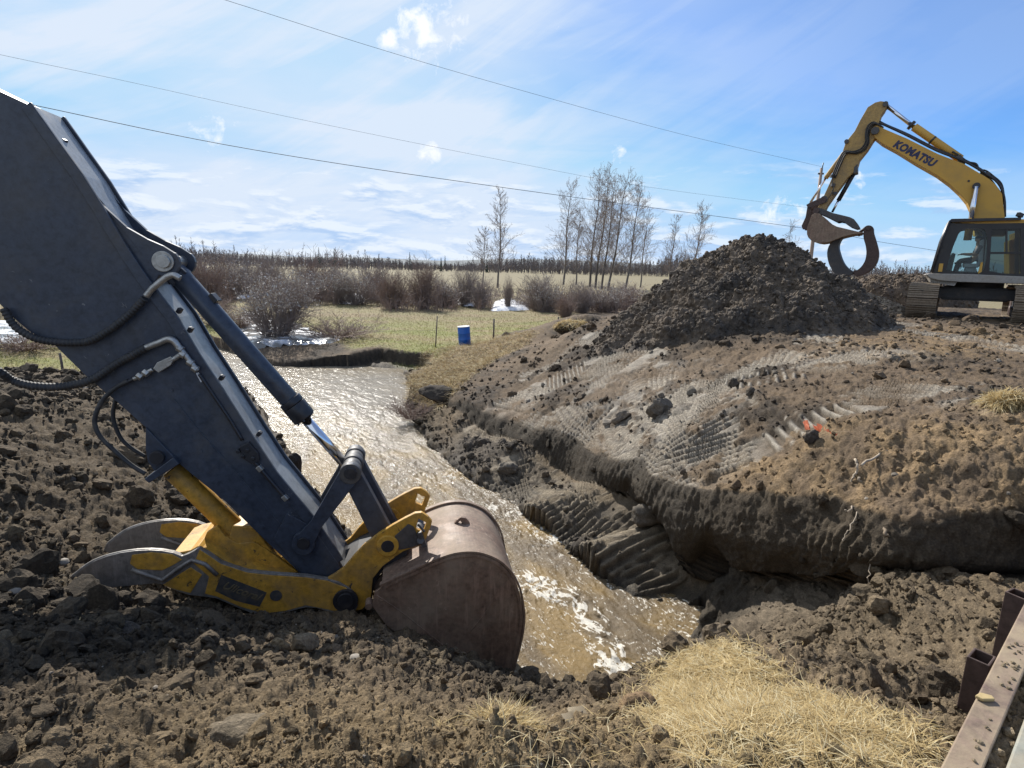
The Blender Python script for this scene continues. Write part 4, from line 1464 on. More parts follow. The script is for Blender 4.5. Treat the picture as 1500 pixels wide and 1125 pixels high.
mb.build("boom_pipe", M["black"], boom)
mb = MB()
for pts in (((1395, 222), (1402, 226), (1408, 230), (1418, 237), (1430, 240), (1434, 250)), ((1436, 251), (1448, 256), (1460, 262), (1468, 272), (1469, 290)), ((1436, 253), (1450, 262), (1460, 275), (1468, 285)), ((1434, 249), (1444, 250), (1455, 258), (1466, 268), (1470, 282), (1470, 300))):
    mb.tube(smooth_path([kp(x, y, BC - .15) for x, y in pts], 4), .028, 7)
mb.build("boom_hose", M["rubber"], boom)
mb = MB(); pin(mb, PK, 1430.5, 272, BC - BH - .14, BC + BH + .14, 4.6, 18); pin(mb, PK, 1419, 265, BC - BH - .02, BC - BH + .01, 1.5, 8)
mb.build("pivot_pin", M["black"], boom)
mb = MB(); pin(mb, PK, 1282, 191, BC - BH - .1, BC + BH + .1, 5.2, 18)
mb.build("pivot_pin", M["grey_worn"], boom)
mb = MB(); slab(mb, PK, [(1437, 252), (1450, 252), (1452, 259), (1440, 258)], BC - .2, BC + .2); mb.build("hose_block", M["grey_worn"], boom)
mb = MB(); slab(mb, PK, [(1400, 229), (1408, 226), (1414, 240), (1404, 237)], BC - .22, BC + .22)
mb.build("boom_bracket", M["grey_worn"], boom)
# boom cylinders
for t_ in (BC - BH - .1, BC + BH + .1):
    mb = MB(); mb.tube([kp(1430.5, 273, t_), kp(1421, 330, t_)], .075, 16); ro = mb.build("boom_cylinder", M["chrome"], exc)
    mb = MB(); mb.tube([kp(1422, 322, t_), kp(1417, 352, t_)], .11, 16); mb.build("barrel", M["yellow"], ro)
# arm cylinder
mb = MB(); mb.tube([kp(1339, 186, BC), kp(1407, 233, BC)], .125, 18)
ac = mb.build("arm_cylinder", M["yellow"], exc, .01)
mb = MB(); mb.tube([kp(1299, 155, BC), kp(1340, 187, BC)], .065, 16); mb.build("piston_rod", M["chrome"], ac)
mb = MB(); mb.tube([kp(1333.5, 182.5, BC), kp(1336.5, 184.5, BC)], .15, 16); mb.build("gland", M["black"], ac)
mb = MB(); mb.tube([kp(1365, 204.5, BC), kp(1367, 206, BC)], .14, 16); mb.build("hose_clamp", M["black"], ac)
# stick
stick_k = [(1282, 150), (1290, 148), (1297, 149), (1299, 155), (1296, 161), (1291, 168), (1288, 178), (1289, 188), (1286, 197), (1279, 206), (1271, 219), (1259, 234), (1255, 248), (1241, 261), (1226, 281), (1212, 301), (1208, 309), (1201, 311), (1198, 304), (1203, 295), (1215, 269), (1231, 232), (1239, 208), (1252, 192), (1260, 176), (1271, 157)]
mb = MB(); slab(mb, PK, stick_k, BC - .25, BC + .25)
stk = mb.build("stick", M["yellow_mud"], exc, .012)
mb = MB()
slab(mb, PK, [(1251, 245), (1256, 240), (1256, 252), (1250, 254)], BC - .3, BC + .3)
mb.build("stick_bracket", M["grey_worn"], stk)
for x_, y_, r_ in ((1297, 152, 3.6), (1240, 207, 3), (1207, 292, 5)):
    mb = MB(); pin(mb, PK, x_, y_, BC - .3, BC + .3, r_, 16); mb.build("pivot_pin", M["grey_worn"], stk)
mb = MB()
for dx, t_ in ((0, BC - .32), (3, BC - .36), (6, BC - .3)):
    mb.tube(smooth_path([kp(x + dx * .7, y + dx * .5, t_) for x, y in ((1290, 184), (1279, 179), (1271, 185), (1268, 197), (1268, 207), (1262, 217), (1250, 222), (1236, 222), (1228, 236), (1219, 258))], 4), .026, 7)
mb.build("stick_hose", M["rubber"], stk)
mb = MB()
mb.tube(smooth_path([kp(x, y, BC - .33) for x, y in ((1233, 226), (1226, 244), (1219, 262), (1221, 276), (1214, 290))], 4), .016, 6)
for x, y in ((1219, 258), (1220, 271), (1223, 283)):
    mb.box(kp(x, y, BC - .3), (.12, .1, .1))
mb.build("hose_clamp", M["grey_worn"], stk)
mb = MB(); mb.tube([kp(1236.5, 224, BC), kp(1209.5, 261, BC)], .082, 16)
bcy = mb.build("bucket_cylinder", M["yellow_mud"], exc, .008)
mb = MB(); mb.tube([kp(1210, 260, BC), kp(1187, 297, BC)], .042, 12); mb.build("piston_rod", M["chrome"], bcy)
mb = MB(); mb.tube([kp(1252, 252, BC), kp(1228, 294, BC)], .075, 14)
tcy = mb.build("thumb_cylinder", M["black"], exc)
mb = MB(); mb.tube([kp(1229, 292, BC), kp(1219, 311, BC)], .04, 12); mb.build("piston_rod", M["chrome"], tcy)
mb = MB()
for t_ in (BC - .33, BC + .28):
    mb.bar(kp(1184, 301, t_), kp(1208, 292, t_), .05, .17, PK.A.cross(Vector((0, 0, 1)))) if False else slab(mb, PK, [(1181, 300), (1186, 297), (1206, 288), (1211, 292), (1208, 297), (1188, 304), (1183, 304)], t_, t_ + .06, 0, BC - .33)
    slab(mb, PK, [(1183, 300), (1188, 301), (1189, 312), (1186, 330), (1182, 336), (1176, 336), (1174, 331), (1180, 318)], t_ + .07, t_ + .13, 0, BC - .26)
mb.build("linkage", M["rust_dark"], exc, .006)
# bucket, mouth up
bk = [(1189, 315), (1194, 312), (1201, 313), (1210, 321), (1218, 328), (1226, 332), (1243, 336), (1260, 340), (1261, 342), (1250, 343), (1241, 345), (1233, 347), (1226, 350), (1216, 354), (1202, 356), (1195, 355), (1189, 353), (1184, 348), (1182, 343), (1182, 335)]
mb = MB(); slab(mb, PK, bk, BC - .66, BC - .62)
kb = mb.build("bucket", M["bucket"], exc, .006)
mb = MB(); slab(mb, PK, bk, BC + .62, BC + .66, 0, BC - .66); mb.build("side_plate", M["bucket"], kb, .006)
path = bk[7:] + bk[:2]
inn = [(x + (1212 - x) * .05, y + (334 - y) * .09) for x, y in path]
mb = MB(); slab(mb, PK, path + inn[::-1], BC - .62, BC + .62, 0, BC - .66); mb.build("shell", M["bucket"], kb)
for q in range(5):
    t_ = BC - .62 + q * .27
    mb = MB(); slab(mb, PK, [(1255, 339), (1264, 340), (1255, 344)], t_, t_ + .12, 0, BC - .62); mb.build("tooth", M["bucket"], kb)
# thumb over the bucket
th2 = [(1191, 310), (1193, 306), (1198, 304), (1208, 307), (1220, 312), (1233, 315), (1245, 318), (1251, 321), (1255, 326), (1258, 331), (1259, 334), (1254, 335), (1246, 332), (1240, 328), (1236, 325), (1231, 324), (1226, 325), (1216, 320), (1208, 316), (1201, 313), (1194, 313)]
mb = MB()
for t_ in (BC - .42, BC + .30):
    slab(mb, PK, th2, t_, t_ + .12, 0, BC - .42)
slab(mb, PK, [(1222, 316), (1240, 319), (1242, 325), (1226, 322)], BC - .3, BC + .3)
tk = mb.build("thumb", M["grey_worn"], exc, .006)
mb = MB(); pin(mb, PK, 1195, 309, BC - .5, BC + .5, 4.5, 16); mb.build("pivot_pin", M["rust_dark"], tk)
# curved clamshell jaw hanging from the bucket
left = smooth_path([(1227, 349), (1216, 357), (1211.5, 370), (1214, 386), (1220, 397), (1226, 404), (1232, 408), (1249, 402)], 3)
left = [(p.x, p.y) for p in [Vector((q[0], q[1], 0)) for q in left]] + [(p[0], p[1]) for p in smooth_path([(1249, 398), (1240, 391), (1234, 382), (1230, 371), (1228, 360), (1232, 350), (1238, 346)], 3)]
right = [(p[0], p[1]) for p in smooth_path([(1248, 398), (1258, 394), (1266, 384), (1269, 372), (1268, 360), (1265, 349), (1265, 338), (1267, 332), (1273, 330), (1279, 333), (1280, 341), (1284, 354), (1287.5, 370), (1285, 384), (1277, 395), (1266, 402), (1255, 406)], 3)]
mb = MB(); slab(mb, PK, left, BC - .36, BC + .36)
jaw = mb.build("grapple_jaw", M["dark_frame"], exc, .01)
mb = MB(); slab(mb, PK, right, BC - .30, BC + .42); mb.build("jaw_tine", M["rust_dark"], jaw, .01)
mb = MB(); mb.tube([kp(1259, 341, BC), kp(1269, 333, BC)], .05, 8); pin(mb, PK, 1272, 334, BC - .38, BC + .46, 3, 12); mb.build("jaw_pin", M["rust_dark"], jaw)

# cab: near side plane t = 0, far side t = 1.05 ------------------------------------------------
CW = 1.08
cab_out = [(1367, 400), (1370, 384), (1378, 357), (1386, 334), (1394, 326), (1402, 325), (1500, 324), (1540, 324), (1540, 410), (1499, 406)]
win1 = [(1396, 372), (1399, 360), (1405, 345), (1411, 337), (1420, 335), (1438, 334), (1444, 336), (1446, 345), (1445, 370), (1443, 388), (1438, 399), (1384, 397)]
win1 = [(1386, 396), (1389, 384), (1396, 362), (1404, 343), (1409, 337), (1416, 335), (1437, 334.5), (1443, 337), (1446, 345), (1446, 372), (1442, 392), (1437, 400), (1410, 399)]
win2 = [(1453, 336), (1495, 335), (1495, 401), (1470, 401), (1449, 397), (1451, 370)]
win3 = [(1502, 335), (1534, 335), (1534, 401), (1502, 401)]


def holed(mb, plane, outer, holes, t0, t1, mi=0, ref=None):
    """flat frame with openings: one mesh made with a filled face and extruded"""
    from mathutils.geometry import tessellate_polygon
    loops = [outer] + holes
    pts = [p for lp in loops for p in lp]
    tri = tessellate_polygon([[Vector((x, -y, 0)) for x, y in lp] for lp in loops])
    n = len(pts)
    ref = t0 if ref is None else ref
    A = [plane.pt(x, y, ref) + plane.A * (t0 - ref) for x, y in pts]
    B = [p + plane.A * (t1 - t0) for p in A]
    fs = [tuple(t_) for t_ in tri] + [tuple(i + n for i in t_[::-1]) for t_ in tri]
    b = 0
    for lp in loops:
        m = len(lp)
        for i in range(m):
            fs.append((b + i, b + (i + 1) % m, b + (i + 1) % m + n, b + i + n))
        b += m
    mb.add(A + B, fs, mi)
    return mb


mb = MB(); holed(mb, PK, cab_out, [win1, win2, win3], 0, .07)
holed(mb, PK, cab_out, [win1, win2, win3], CW - .07, CW, 0, 0)
cab = mb.build("cab", M["cabblack"], exc)
mb = MB()
slab(mb, PK, [(1394, 326), (1400, 323), (1500, 321), (1540, 321), (1540, 327), (1400, 329)], .0, CW)
mb.build("roof", M["yellow"], cab, .02)
mb = MB()
slab(mb, PK, [(1392, 322), (1394, 320.5), (1496, 318.5), (1496, 322.2), (1393, 325)], -.1, CW + .1)
for q in range(6):
    t_ = -.08 + q * (CW + .16) / 5
    mb.tube([kp(x_, y_, -.08) + PK.A * (t_ + .08) for x_, y_ in ((1392, 323), (1380, 352), (1366, 399))], .03, 7)
for f_ in (.2, .5, .8):
    a, b_ = (1392 + (1366 - 1392) * f_, 323 + (399 - 323) * f_), 0
    mb.tube([kp(a[0], a[1], -.08), kp(a[0], a[1], -.08) + PK.A * (CW + .16)], .022, 6)
mb.build("falling_object_guard", M["black"], cab)
mb = MB(); slab(mb, PK, [(1367, 400), (1384, 396), (1500, 402), (1540, 404), (1540, 410), (1500, 407)], .05, CW - .05)
mb.build("cab_floor", M["dark_frame"], cab)
mb = MB(); slab(mb, PK, [(1448, 336), (1452, 336), (1448, 400), (1442, 400)], .5, CW - .08)
mb.build("rear_wall", M["cabblack"], cab)
mb = MB(); slab(mb, PK, win1, .03, .04); slab(mb, PK, win1, CW - .04, CW - .03, 0, .03)
mb.build("door_window", M["glass"], cab)
mb = MB(); slab(mb, PK, win2, .03, .04); slab(mb, PK, win3, .03, .04)
mb.build("rear_window", M["glass_dark"], cab)
mb = MB(); slab(mb, PK, [(1450, 369), (1495, 369), (1495, 372), (1450, 372)], -.005, .05); slab(mb, PK, [(1473, 336), (1476, 336), (1476, 369), (1473, 369)], -.005, .05)
mb.build("window_bar", M["cabblack"], cab)
fr = [kp(1386, 334, .06), kp(1367, 398, .06), kp(1367, 398, .06) + PK.A * (CW - .12), kp(1386, 334, .06) + PK.A * (CW - .12)]
mb = MB(); mb.prism(fr, PK.U * .012); mb.build("windscreen", M["glass"], cab)
mb = MB(); slab(mb, PK, [(1376, 386), (1382, 386), (1380, 398), (1374, 398)], -.05, .02); mb.build("grab_handle", M["yellow"], cab)
mb = MB(); slab(mb, PK, [(1437, 384), (1440, 384), (1438, 398), (1433, 401), (1433, 398)], -.05, .0)
mb.build("grab_handle", M["yellow"], cab)
mb = MB()
slab(mb, PK, [(1411, 386), (1434, 386), (1434, 392), (1412, 392)], .30, .80)
slab(mb, PK, [(1436, 352), (1442, 350), (1440, 390), (1432, 390)], .32, .78)
slab(mb, PK, [(1414, 392), (1430, 392), (1432, 400), (1412, 400)], .35, .75)
mb.build("operator_seat", M["lightgrey"], cab, .03)
mb = MB()
for t_ in (.28, .82):
    mb.tube([kp(1408, 392, t_), kp(1407, 382, t_)], .02, 7); mb.tube([kp(1398, 386, t_), kp(1413, 381, t_)], .03, 7)
slab(mb, PK, [(1384, 386), (1396, 370), (1400, 372), (1394, 397), (1386, 397)], .3, .8)
mb.build("console", M["cabblack"], cab, .02)
# small work lamp on the roof
mb = MB(); mb.tube([kp(1492, 321, .5), kp(1493, 317, .5)], .03, 7); mb.box(kp(1494, 315, .5), (.16, .12, .12), Matrix.Rotation(R(20), 3, "Y"))
mb.build("work_lamp", M["black"], cab, .01)
# upper deck and engine house ---------------------------------------------------------------------
mb = MB()
slab(mb, PK, [(1357, 402), (1362, 400.5), (1420, 401.5), (1499, 405), (1640, 411), (1640, 421), (1500, 416), (1404, 413), (1376, 411), (1362, 407)], -.12, 3.0)
deck = mb.build("deck", M["deck"], exc, .02)
mb = MB(); slab(mb, PK, [(1362, 407), (1402, 413), (1398, 419), (1366, 414)], -.02, 2.9)
for q in range(14):
    x = 1363 + q * 2.8
    slab(mb, PK, [(x, 407 + q * .4), (x + 1.3, 407.2 + q * .4), (x + 1.0, 415), (x - .2, 414.4)], -.05, -.02)
mb.build("front_skirt", M["deck"], deck, .004)
mb = MB(); slab(mb, PK, [(1500, 335), (1640, 335), (1640, 411), (1500, 406)], .02, 2.9)
slab(mb, PK, [(1478, 352), (1500, 345), (1500, 405), (1478, 404)], 1.75, 2.9)
mb.build("engine_house", M["yellow"], exc, .04)
mb = MB(); slab(mb, PK, [(1640, 330), (1676, 345), (1680, 405), (1640, 418)], -.05, 3.0)
mb.build("counterweight", M["dark_frame"], exc, .06)
# undercarriage: tracks run towards the viewer ----------------------------------------------------------
TY = R(36.5)
td = Vector((-math.sin(TY), -math.cos(TY), 0)); tx = Vector((math.cos(TY), -math.sin(TY), 0))
slew = kp(1428, 420, 1.45)
mb = MB()
zb = hitD(1350, 463, 1.30).z
for z0, z1, r_ in ((zb + .95, zb + 1.25, .75),):
    c = Vector((slew.x, slew.y, 0))
    mb.tube([c + Vector((0, 0, z0)), c + Vector((0, 0, z1))], r_, 40)
cb = Vector((slew.x, slew.y, zb + .78))
mb.box(cb, (1.7, 1.9, .42), Matrix.Rotation(-TY, 3, "Z"))
mb.bar(cb + tx * 1.3 + td * .75, cb - tx * 1.3 + td * .75, .42, .34); mb.bar(cb + tx * 1.3 - td * .75, cb - tx * 1.3 - td * .75, .42, .34)
mb.build("car_body", M["dark_frame"], exc, .03)
lf = hitD(1349, 463, 1.30)                # where the front of the far track meets the ground
c_near = Vector((cb.x, cb.y, 0))
half_g = 1.32
HL = 2.1
for sgn in (-1, 1):
    ctr = c_near + tx * (sgn * half_g)
    tw_, rad = .80, .50
    zc_ = zb + rad + .03
    # loop outline in (along, z)
    loop = []
    L_ = HL - rad + .2
    for i in range(13):
        a = -math.pi / 2 + math.pi * i / 12
        loop.append((L_ + rad * math.cos(a), zc_ + rad * math.sin(a)))
    for i in range(13):
        a = math.pi / 2 + math.pi * i / 12
        loop.append((-L_ + rad * math.cos(a), zc_ + rad * math.sin(a)))
    mb = MB()
    # inner frame
    mb.prism([ctr + td * s + Vector((0, 0, zc_ + (z - zc_) * .55)) - tx * .2 for s, z in loop], tx * .4)
    frm = mb.build("track_frame", M["dark_frame"], exc, .02)
    # shoes with grousers round the loop
    P, S = [], [0]
    seq = loop + [loop[0]]
    for a, b_ in zip(seq[:-1], seq[1:]):
        S.append(S[-1] + math.hypot(b_[0] - a[0], b_[1] - a[1]))
    n_sh = int(S[-1] / .216)
    mb = MB()
    for i in range(n_sh):
        s0 = S[-1] * i / n_sh

        def at(s):
            s %= S[-1]
            j = max(q for q in range(len(S) - 1) if S[q] <= s + 1e-9)
            f_ = (s - S[j]) / (S[j + 1] - S[j])
            return (seq[j][0] + (seq[j + 1][0] - seq[j][0]) * f_, seq[j][1] + (seq[j + 1][1] - seq[j][1]) * f_)
        p, q = at(s0), at(s0 + .205)
        dx, dz = q[0] - p[0], q[1] - p[1]
        l = math.hypot(dx, dz); nx_, nz_ = dz / l, -dx / l
        jit = rng.normal() * .006

        def P3d(s, z):
            return ctr + td * s + Vector((0, 0, z))
        pts = [(p[0], p[1]), (q[0], q[1]), (q[0] + nx_ * .03, q[1] + nz_ * .03), (p[0] + nx_ * .03, p[1] + nz_ * .03)]
        mb.prism([P3d(*e) - tx * tw_ / 2 for e in pts], tx * (tw_ + jit))
        for g in (.08, .5, .92):
            gx, gz = p[0] + dx * g, p[1] + dz * g
            ux, uz = dx / l * .014, dz / l * .014
            pts = [(gx - ux, gz - uz), (gx + ux, gz + uz), (gx + ux + nx_ * .062, gz + uz + nz_ * .062), (gx - ux + nx_ * .062, gz - uz + nz_ * .062)]
            mb.prism([P3d(*e) - tx * (tw_ / 2 - .01) for e in pts], tx * (tw_ - .02))
    mb.build("track", M["track"], exc)
    mb = MB()
    for q in range(7):
        s = -L_ + .25 + q * (2 * L_ - .5) / 6
        c = ctr + td * s + Vector((0, 0, zb + .22))
        mb.tube([c - tx * .26, c + tx * .26], .16, 16)
    for s in (-L_, L_):
        c = ctr + td * s + Vector((0, 0, zc_)); mb.tube([c - tx * .22, c + tx * .22], .40, 22)
    mb.build("track_roller", M["rust_dark"], frm)

# operator ---------------------------------------------------------------------------------------------
def skin(name, joints, edges, radii, mat, parent=None, sub=2):
    me = bpy.data.meshes.new(name)
    me.from_pydata([tuple(p) for p in joints], edges, [])
    me.materials.append(mat)
    o = bpy.data.objects.new(name, me)
    COL.objects.link(o)
    if parent is not None:
        o.parent = parent; o.matrix_parent_inverse = PARENT_INV(parent)
    m = o.modifiers.new("skin", "SKIN")
    m.use_smooth_shade = True
    if not me.skin_vertices:
        me.attributes.new("x", "FLOAT", "POINT")
    for i, r_ in enumerate(radii):
        sv = me.skin_vertices[0].data[i]
        sv.radius = (r_, r_) if not hasattr(r_, "__len__") else r_
    me.skin_vertices[0].data[0].use_root = True
    s_ = o.modifiers.new("sub", "SUBSURF"); s_.levels = sub; s_.render_levels = sub
    return o
# ------------------------------------------------------------------ the operator
def build_person():
    T = .55
    K = lambda x, y, t=T: kp(x, y, t)
    p = empty("person", K(1431, 388), "person in dark cap and grey shirt sitting at the controls in the yellow excavator's cab", "person")
    J, E, RD = [], [], []

    def j(v, r_, par=None):
        J.append(v); RD.append(r_)
        if par is not None:
            E.append((par, len(J) - 1))
        return len(J) - 1
    up = Vector((0, 0, 1)); fw = -PK.U
    hip = K(1431, 384)
    r0 = j(hip, .15)
    wa_ = j(hip + up * .18 - fw * .02, .14, r0)
    ch = j(hip + up * .40 + fw * .01, .165, wa_)
    nb = j(hip + up * .53 + fw * .02, .075, ch)
    nk = j(hip + up * .60 + fw * .03, .06, nb)
    hd = j(hip + up * .70 + fw * .05, .092, nk)
    ht = j(hip + up * .80 + fw * .045, .085, hd)
    j(hip + up * .695 + fw * .155, .018, hd)                 # nose
    j(hip + up * .63 + fw * .11, .03, nk)                    # chin
    for sg in (-1, 1):
        sh = j(hip + up * .47 + PK.A * (sg * .19), .07, ch)
        elb = j(hip + up * .24 + PK.A * (sg * .25) + fw * .10, .048, sh)
        wr_ = j(hip + up * .25 + PK.A * (sg * .22) + fw * .36, .032, elb)
        pm = j(wr_ and J[wr_] + fw * .07 - up * .005, .036, wr_)
        for q in range(4):
            b_ = j(J[pm] + fw * .035 + PK.A * ((q - 1.5) * .02), .0095, pm)
            m_ = j(J[b_] + fw * (.028 + .006 * (q in (1, 2))) - up * .016, .009, b_)
            j(J[m_] + fw * .004 - up * .028, .008, m_)
        th_ = j(J[wr_] + fw * .05 - PK.A * (sg * .035) - up * .008, .011, wr_)
        j(J[th_] + fw * .035 - up * .02, .009, th_)
        kn = j(hip + PK.A * (sg * .12) + fw * .45 + up * .05, .075, r0)
        an = j(hip + PK.A * (sg * .12) + fw * .52 - up * .36, .048, kn)
        j(J[an] + fw * .17 - up * .04, .04, an)
    body = skin("body", J, E, RD, M["skin"], p)
    # clothing: shirt over trunk and upper arms, trousers
    def cloth(name, ids, scale, mat):
        mp = {a: i for i, a in enumerate(ids)}
        e = [(mp[a], mp[b_]) for a, b_ in E if a in mp and b_ in mp]
        return skin(name, [J[a] for a in ids], e, [RD[a] + scale for a in ids], mat, p)
    per = 9 + 4 + 12 + 2 + 3
    n0 = 9
    step = (len(J) - n0) // 2
    sh_ids = [r0, wa_, ch] + [n0, n0 + 1, n0 + step, n0 + step + 1]
    cloth("shirt", sh_ids, .018, M["shirt"])
    kn0 = n0 + 4 + 12 + 2
    cloth("trousers", [r0, kn0, kn0 + 1, kn0 + step, kn0 + step + 1], .016, M["trousers"])
    mb = MB()
    hc = J[hd] + up * .035
    vs, fs = [], []
    nu, nv = 16, 6
    for a in range(nv + 1):
        ph = math.pi / 2 * a / nv
        for b_ in range(nu):
            an = 2 * math.pi * b_ / nu
            vs.append(hc + (fw * math.cos(an) * 1.12 + PK.A * math.sin(an)) * .102 * math.cos(ph) + up * .10 * math.sin(ph))
    for a in range(nv):
        for b_ in range(nu):
            fs.append((a * nu + b_, a * nu + (b_ + 1) % nu, (a + 1) * nu + (b_ + 1) % nu, (a + 1) * nu + b_))
    mb.add(vs, fs, 0, True)
    mb.prism([hc + fw * .09 - PK.A * .07, hc + fw * .17 - PK.A * .05, hc + fw * .19, hc + fw * .17 + PK.A * .05, hc + fw * .09 + PK.A * .07], up * .012)
    mb.build("cap", M["cap"], p)
    mb = MB()
    for sg in (-1, 1):
        mb.box(J[hd] + fw * .083 + PK.A * (sg * .034) + up * .012, (.022, .022, .012))
    mb.build("eyes", M["hair"], p)
    mb = MB(); mb.box(J[hd] + fw * .09 - up * .045, (.02, .05, .01), Matrix.Rotation(-YAW, 3, "Z")); mb.build("mouth", M["hair"], p)
    mb = MB(); mb.box(J[hd] - fw * .05 - up * .01, (.12, .15, .1), Matrix.Rotation(-YAW, 3, "Z")); mb.build("hair", M["hair"], p, .04, 3)


build_person()


# ------------------------------------------------------------------ heaps and clods
def ico(sub):
    import bmesh
    bm = bmesh.new()
    bmesh.ops.create_icosphere(bm, subdivisions=sub, radius=1)
    V_ = np.array([v.co[:] for v in bm.verts]); F_ = np.array([[v.index for v in f.verts] for f in bm.faces])
    bm.free()
    return V_, F_


def rock_shapes(sub, n, rough=.35):
    V_, F_ = ico(sub)
    out = []
    for i in range(n):
        d = V_.copy()
        r_ = 1 + rough * fbm(V_, .9, 3, off=i * 7.7) + rough * .9 * (billow(V_, .55, 3, .6, off=i * 3.1) - .5)
        for q in range(3):                       # a few broken faces
            nrm = rng.normal(size=3); nrm /= np.linalg.norm(nrm)
            h = rng.uniform(.45, .85)
            pr = (d * r_[:, None]) @ nrm
            r_ = np.where(pr > h, r_ * h / np.maximum(pr, 1e-6), r_)
        d = d * r_[:, None] * rng.uniform(.65, 1.15, 3)
        out.append(d)
    return out, F_


ROCK_S, ROCK_SF = rock_shapes(3, 14, .45)
ROCK_T, ROCK_TF = rock_shapes(1, 12, .5)


def scatter(pos, nor, size, colr, shapes, faces, sink=.55, flat=(.6, 1.0)):
    """many stones or crumbs as plain arrays"""
    n = len(pos)
    k_ = len(shapes[0])
    S = np.stack(shapes)[rng.integers(0, len(shapes), n)]                  # n,k,3
    ax = rng.normal(size=(n, 3)); ax /= np.linalg.norm(ax, axis=1)[:, None]
    b = np.cross(ax, rng.normal(size=(n, 3))); b /= np.linalg.norm(b, axis=1)[:, None]
    c = np.cross(ax, b)
    Rm = np.stack([ax, b, c], 1)
    P = np.einsum("nkj,nji->nki", S, Rm) * size[:, None, None]
    hgt = np.einsum("nki,ni->nk", P, nor)
    P -= nor[:, None, :] * (hgt * (1 - rng.uniform(flat[0], flat[1], n))[:, None])[..., None]
    P += (pos + nor * (size * (1 - sink) * .5)[:, None])[:, None, :]
    Fx = (faces[None] + (np.arange(n) * k_)[:, None, None]).reshape(-1, 3)
    Cx = np.repeat(colr, k_, 0)
    return P.reshape(-1, 3), Fx, Cx


def join_np(parts):
    Vs, Fs, Cs, o = [], [], [], 0
    for v, f, c in parts:
        Vs.append(v); Fs.append(f + o); Cs.append(c); o += len(v)
    return np.concatenate(Vs), np.concatenate(Fs), np.concatenate(Cs)


vis = (np.abs(np.arctan2(XY[:, 0], XY[:, 1])) < R(47)) & (RR > 1.0) & (RR < 24) & (SW < -.02) & (pas < .4) & (gras < .75) & (straw < .5)
spx = RR / 580.0                                                         # metres per render pixel there
crumb = np.clip(.2 + 1.1 * sstep(-.25, .35, n_big + .7 * n_mid), 0, 1.2) * (1 - .93 * rm) * np.where(wall > .4, .3, 1) * np.where(rig > .5, .38, 1.0)
bp = []
ta, tb = PA.pt(100, 858, .3), PA.pt(560, 920, .2)
keep_out = sstep(.25, .6, line_st(XY, [(ta.x, ta.y), (tb.x, tb.y)])[0])
for n_, lo_, hi_, pw, big_ in ((38000, 1.8, 6, 1.9, False), (3600, 5, 14, 1.9, True), (330, 13, 36, 1.9, True)):
    pr = np.where(vis, crumb, 0)
    if hi_ > 20:
        pr = pr * np.where(rig > .5, .35, 1) * (RR < 12)
    if hi_ > 8:
        pr = pr * keep_out * np.where(rig > .5, .5, 1) * np.where(leftb > .5, 1.8, 1)
    pr = pr / pr.sum()
    ii = rng.choice(len(pr), n_, p=pr)
    u = rng.random(n_)
    px_ = (lo_ ** (1 - pw) + u * (hi_ ** (1 - pw) - lo_ ** (1 - pw))) ** (1 / (1 - pw))
    sz = np.clip(px_ * spx[ii] * .5, .006, .22)
    sz = np.minimum(sz, .10 + .02 * RR[ii])
    cc = col[ii] * rng.uniform(.62, 1.35, (n_, 1))
    pale = (rng.random(n_) < .014) & (hi_ < 8)
    cc[pale] = C(.30, .26, .21) * rng.uniform(.7, 1.1, (pale.sum(), 1))
    bp.append(scatter(V[ii], N1[ii], sz, cc, ROCK_S if big_ else ROCK_T, ROCK_SF if big_ else ROCK_TF))
v_, f_, c_ = join_np(bp)
cl = mesh_np("soil_clods", v_, f_, M["clod"], False, "stuff", c_, {"wet": np.zeros(len(v_))})
cl["label"] = "loose clods and crumbs of dug soil strewn over both banks"


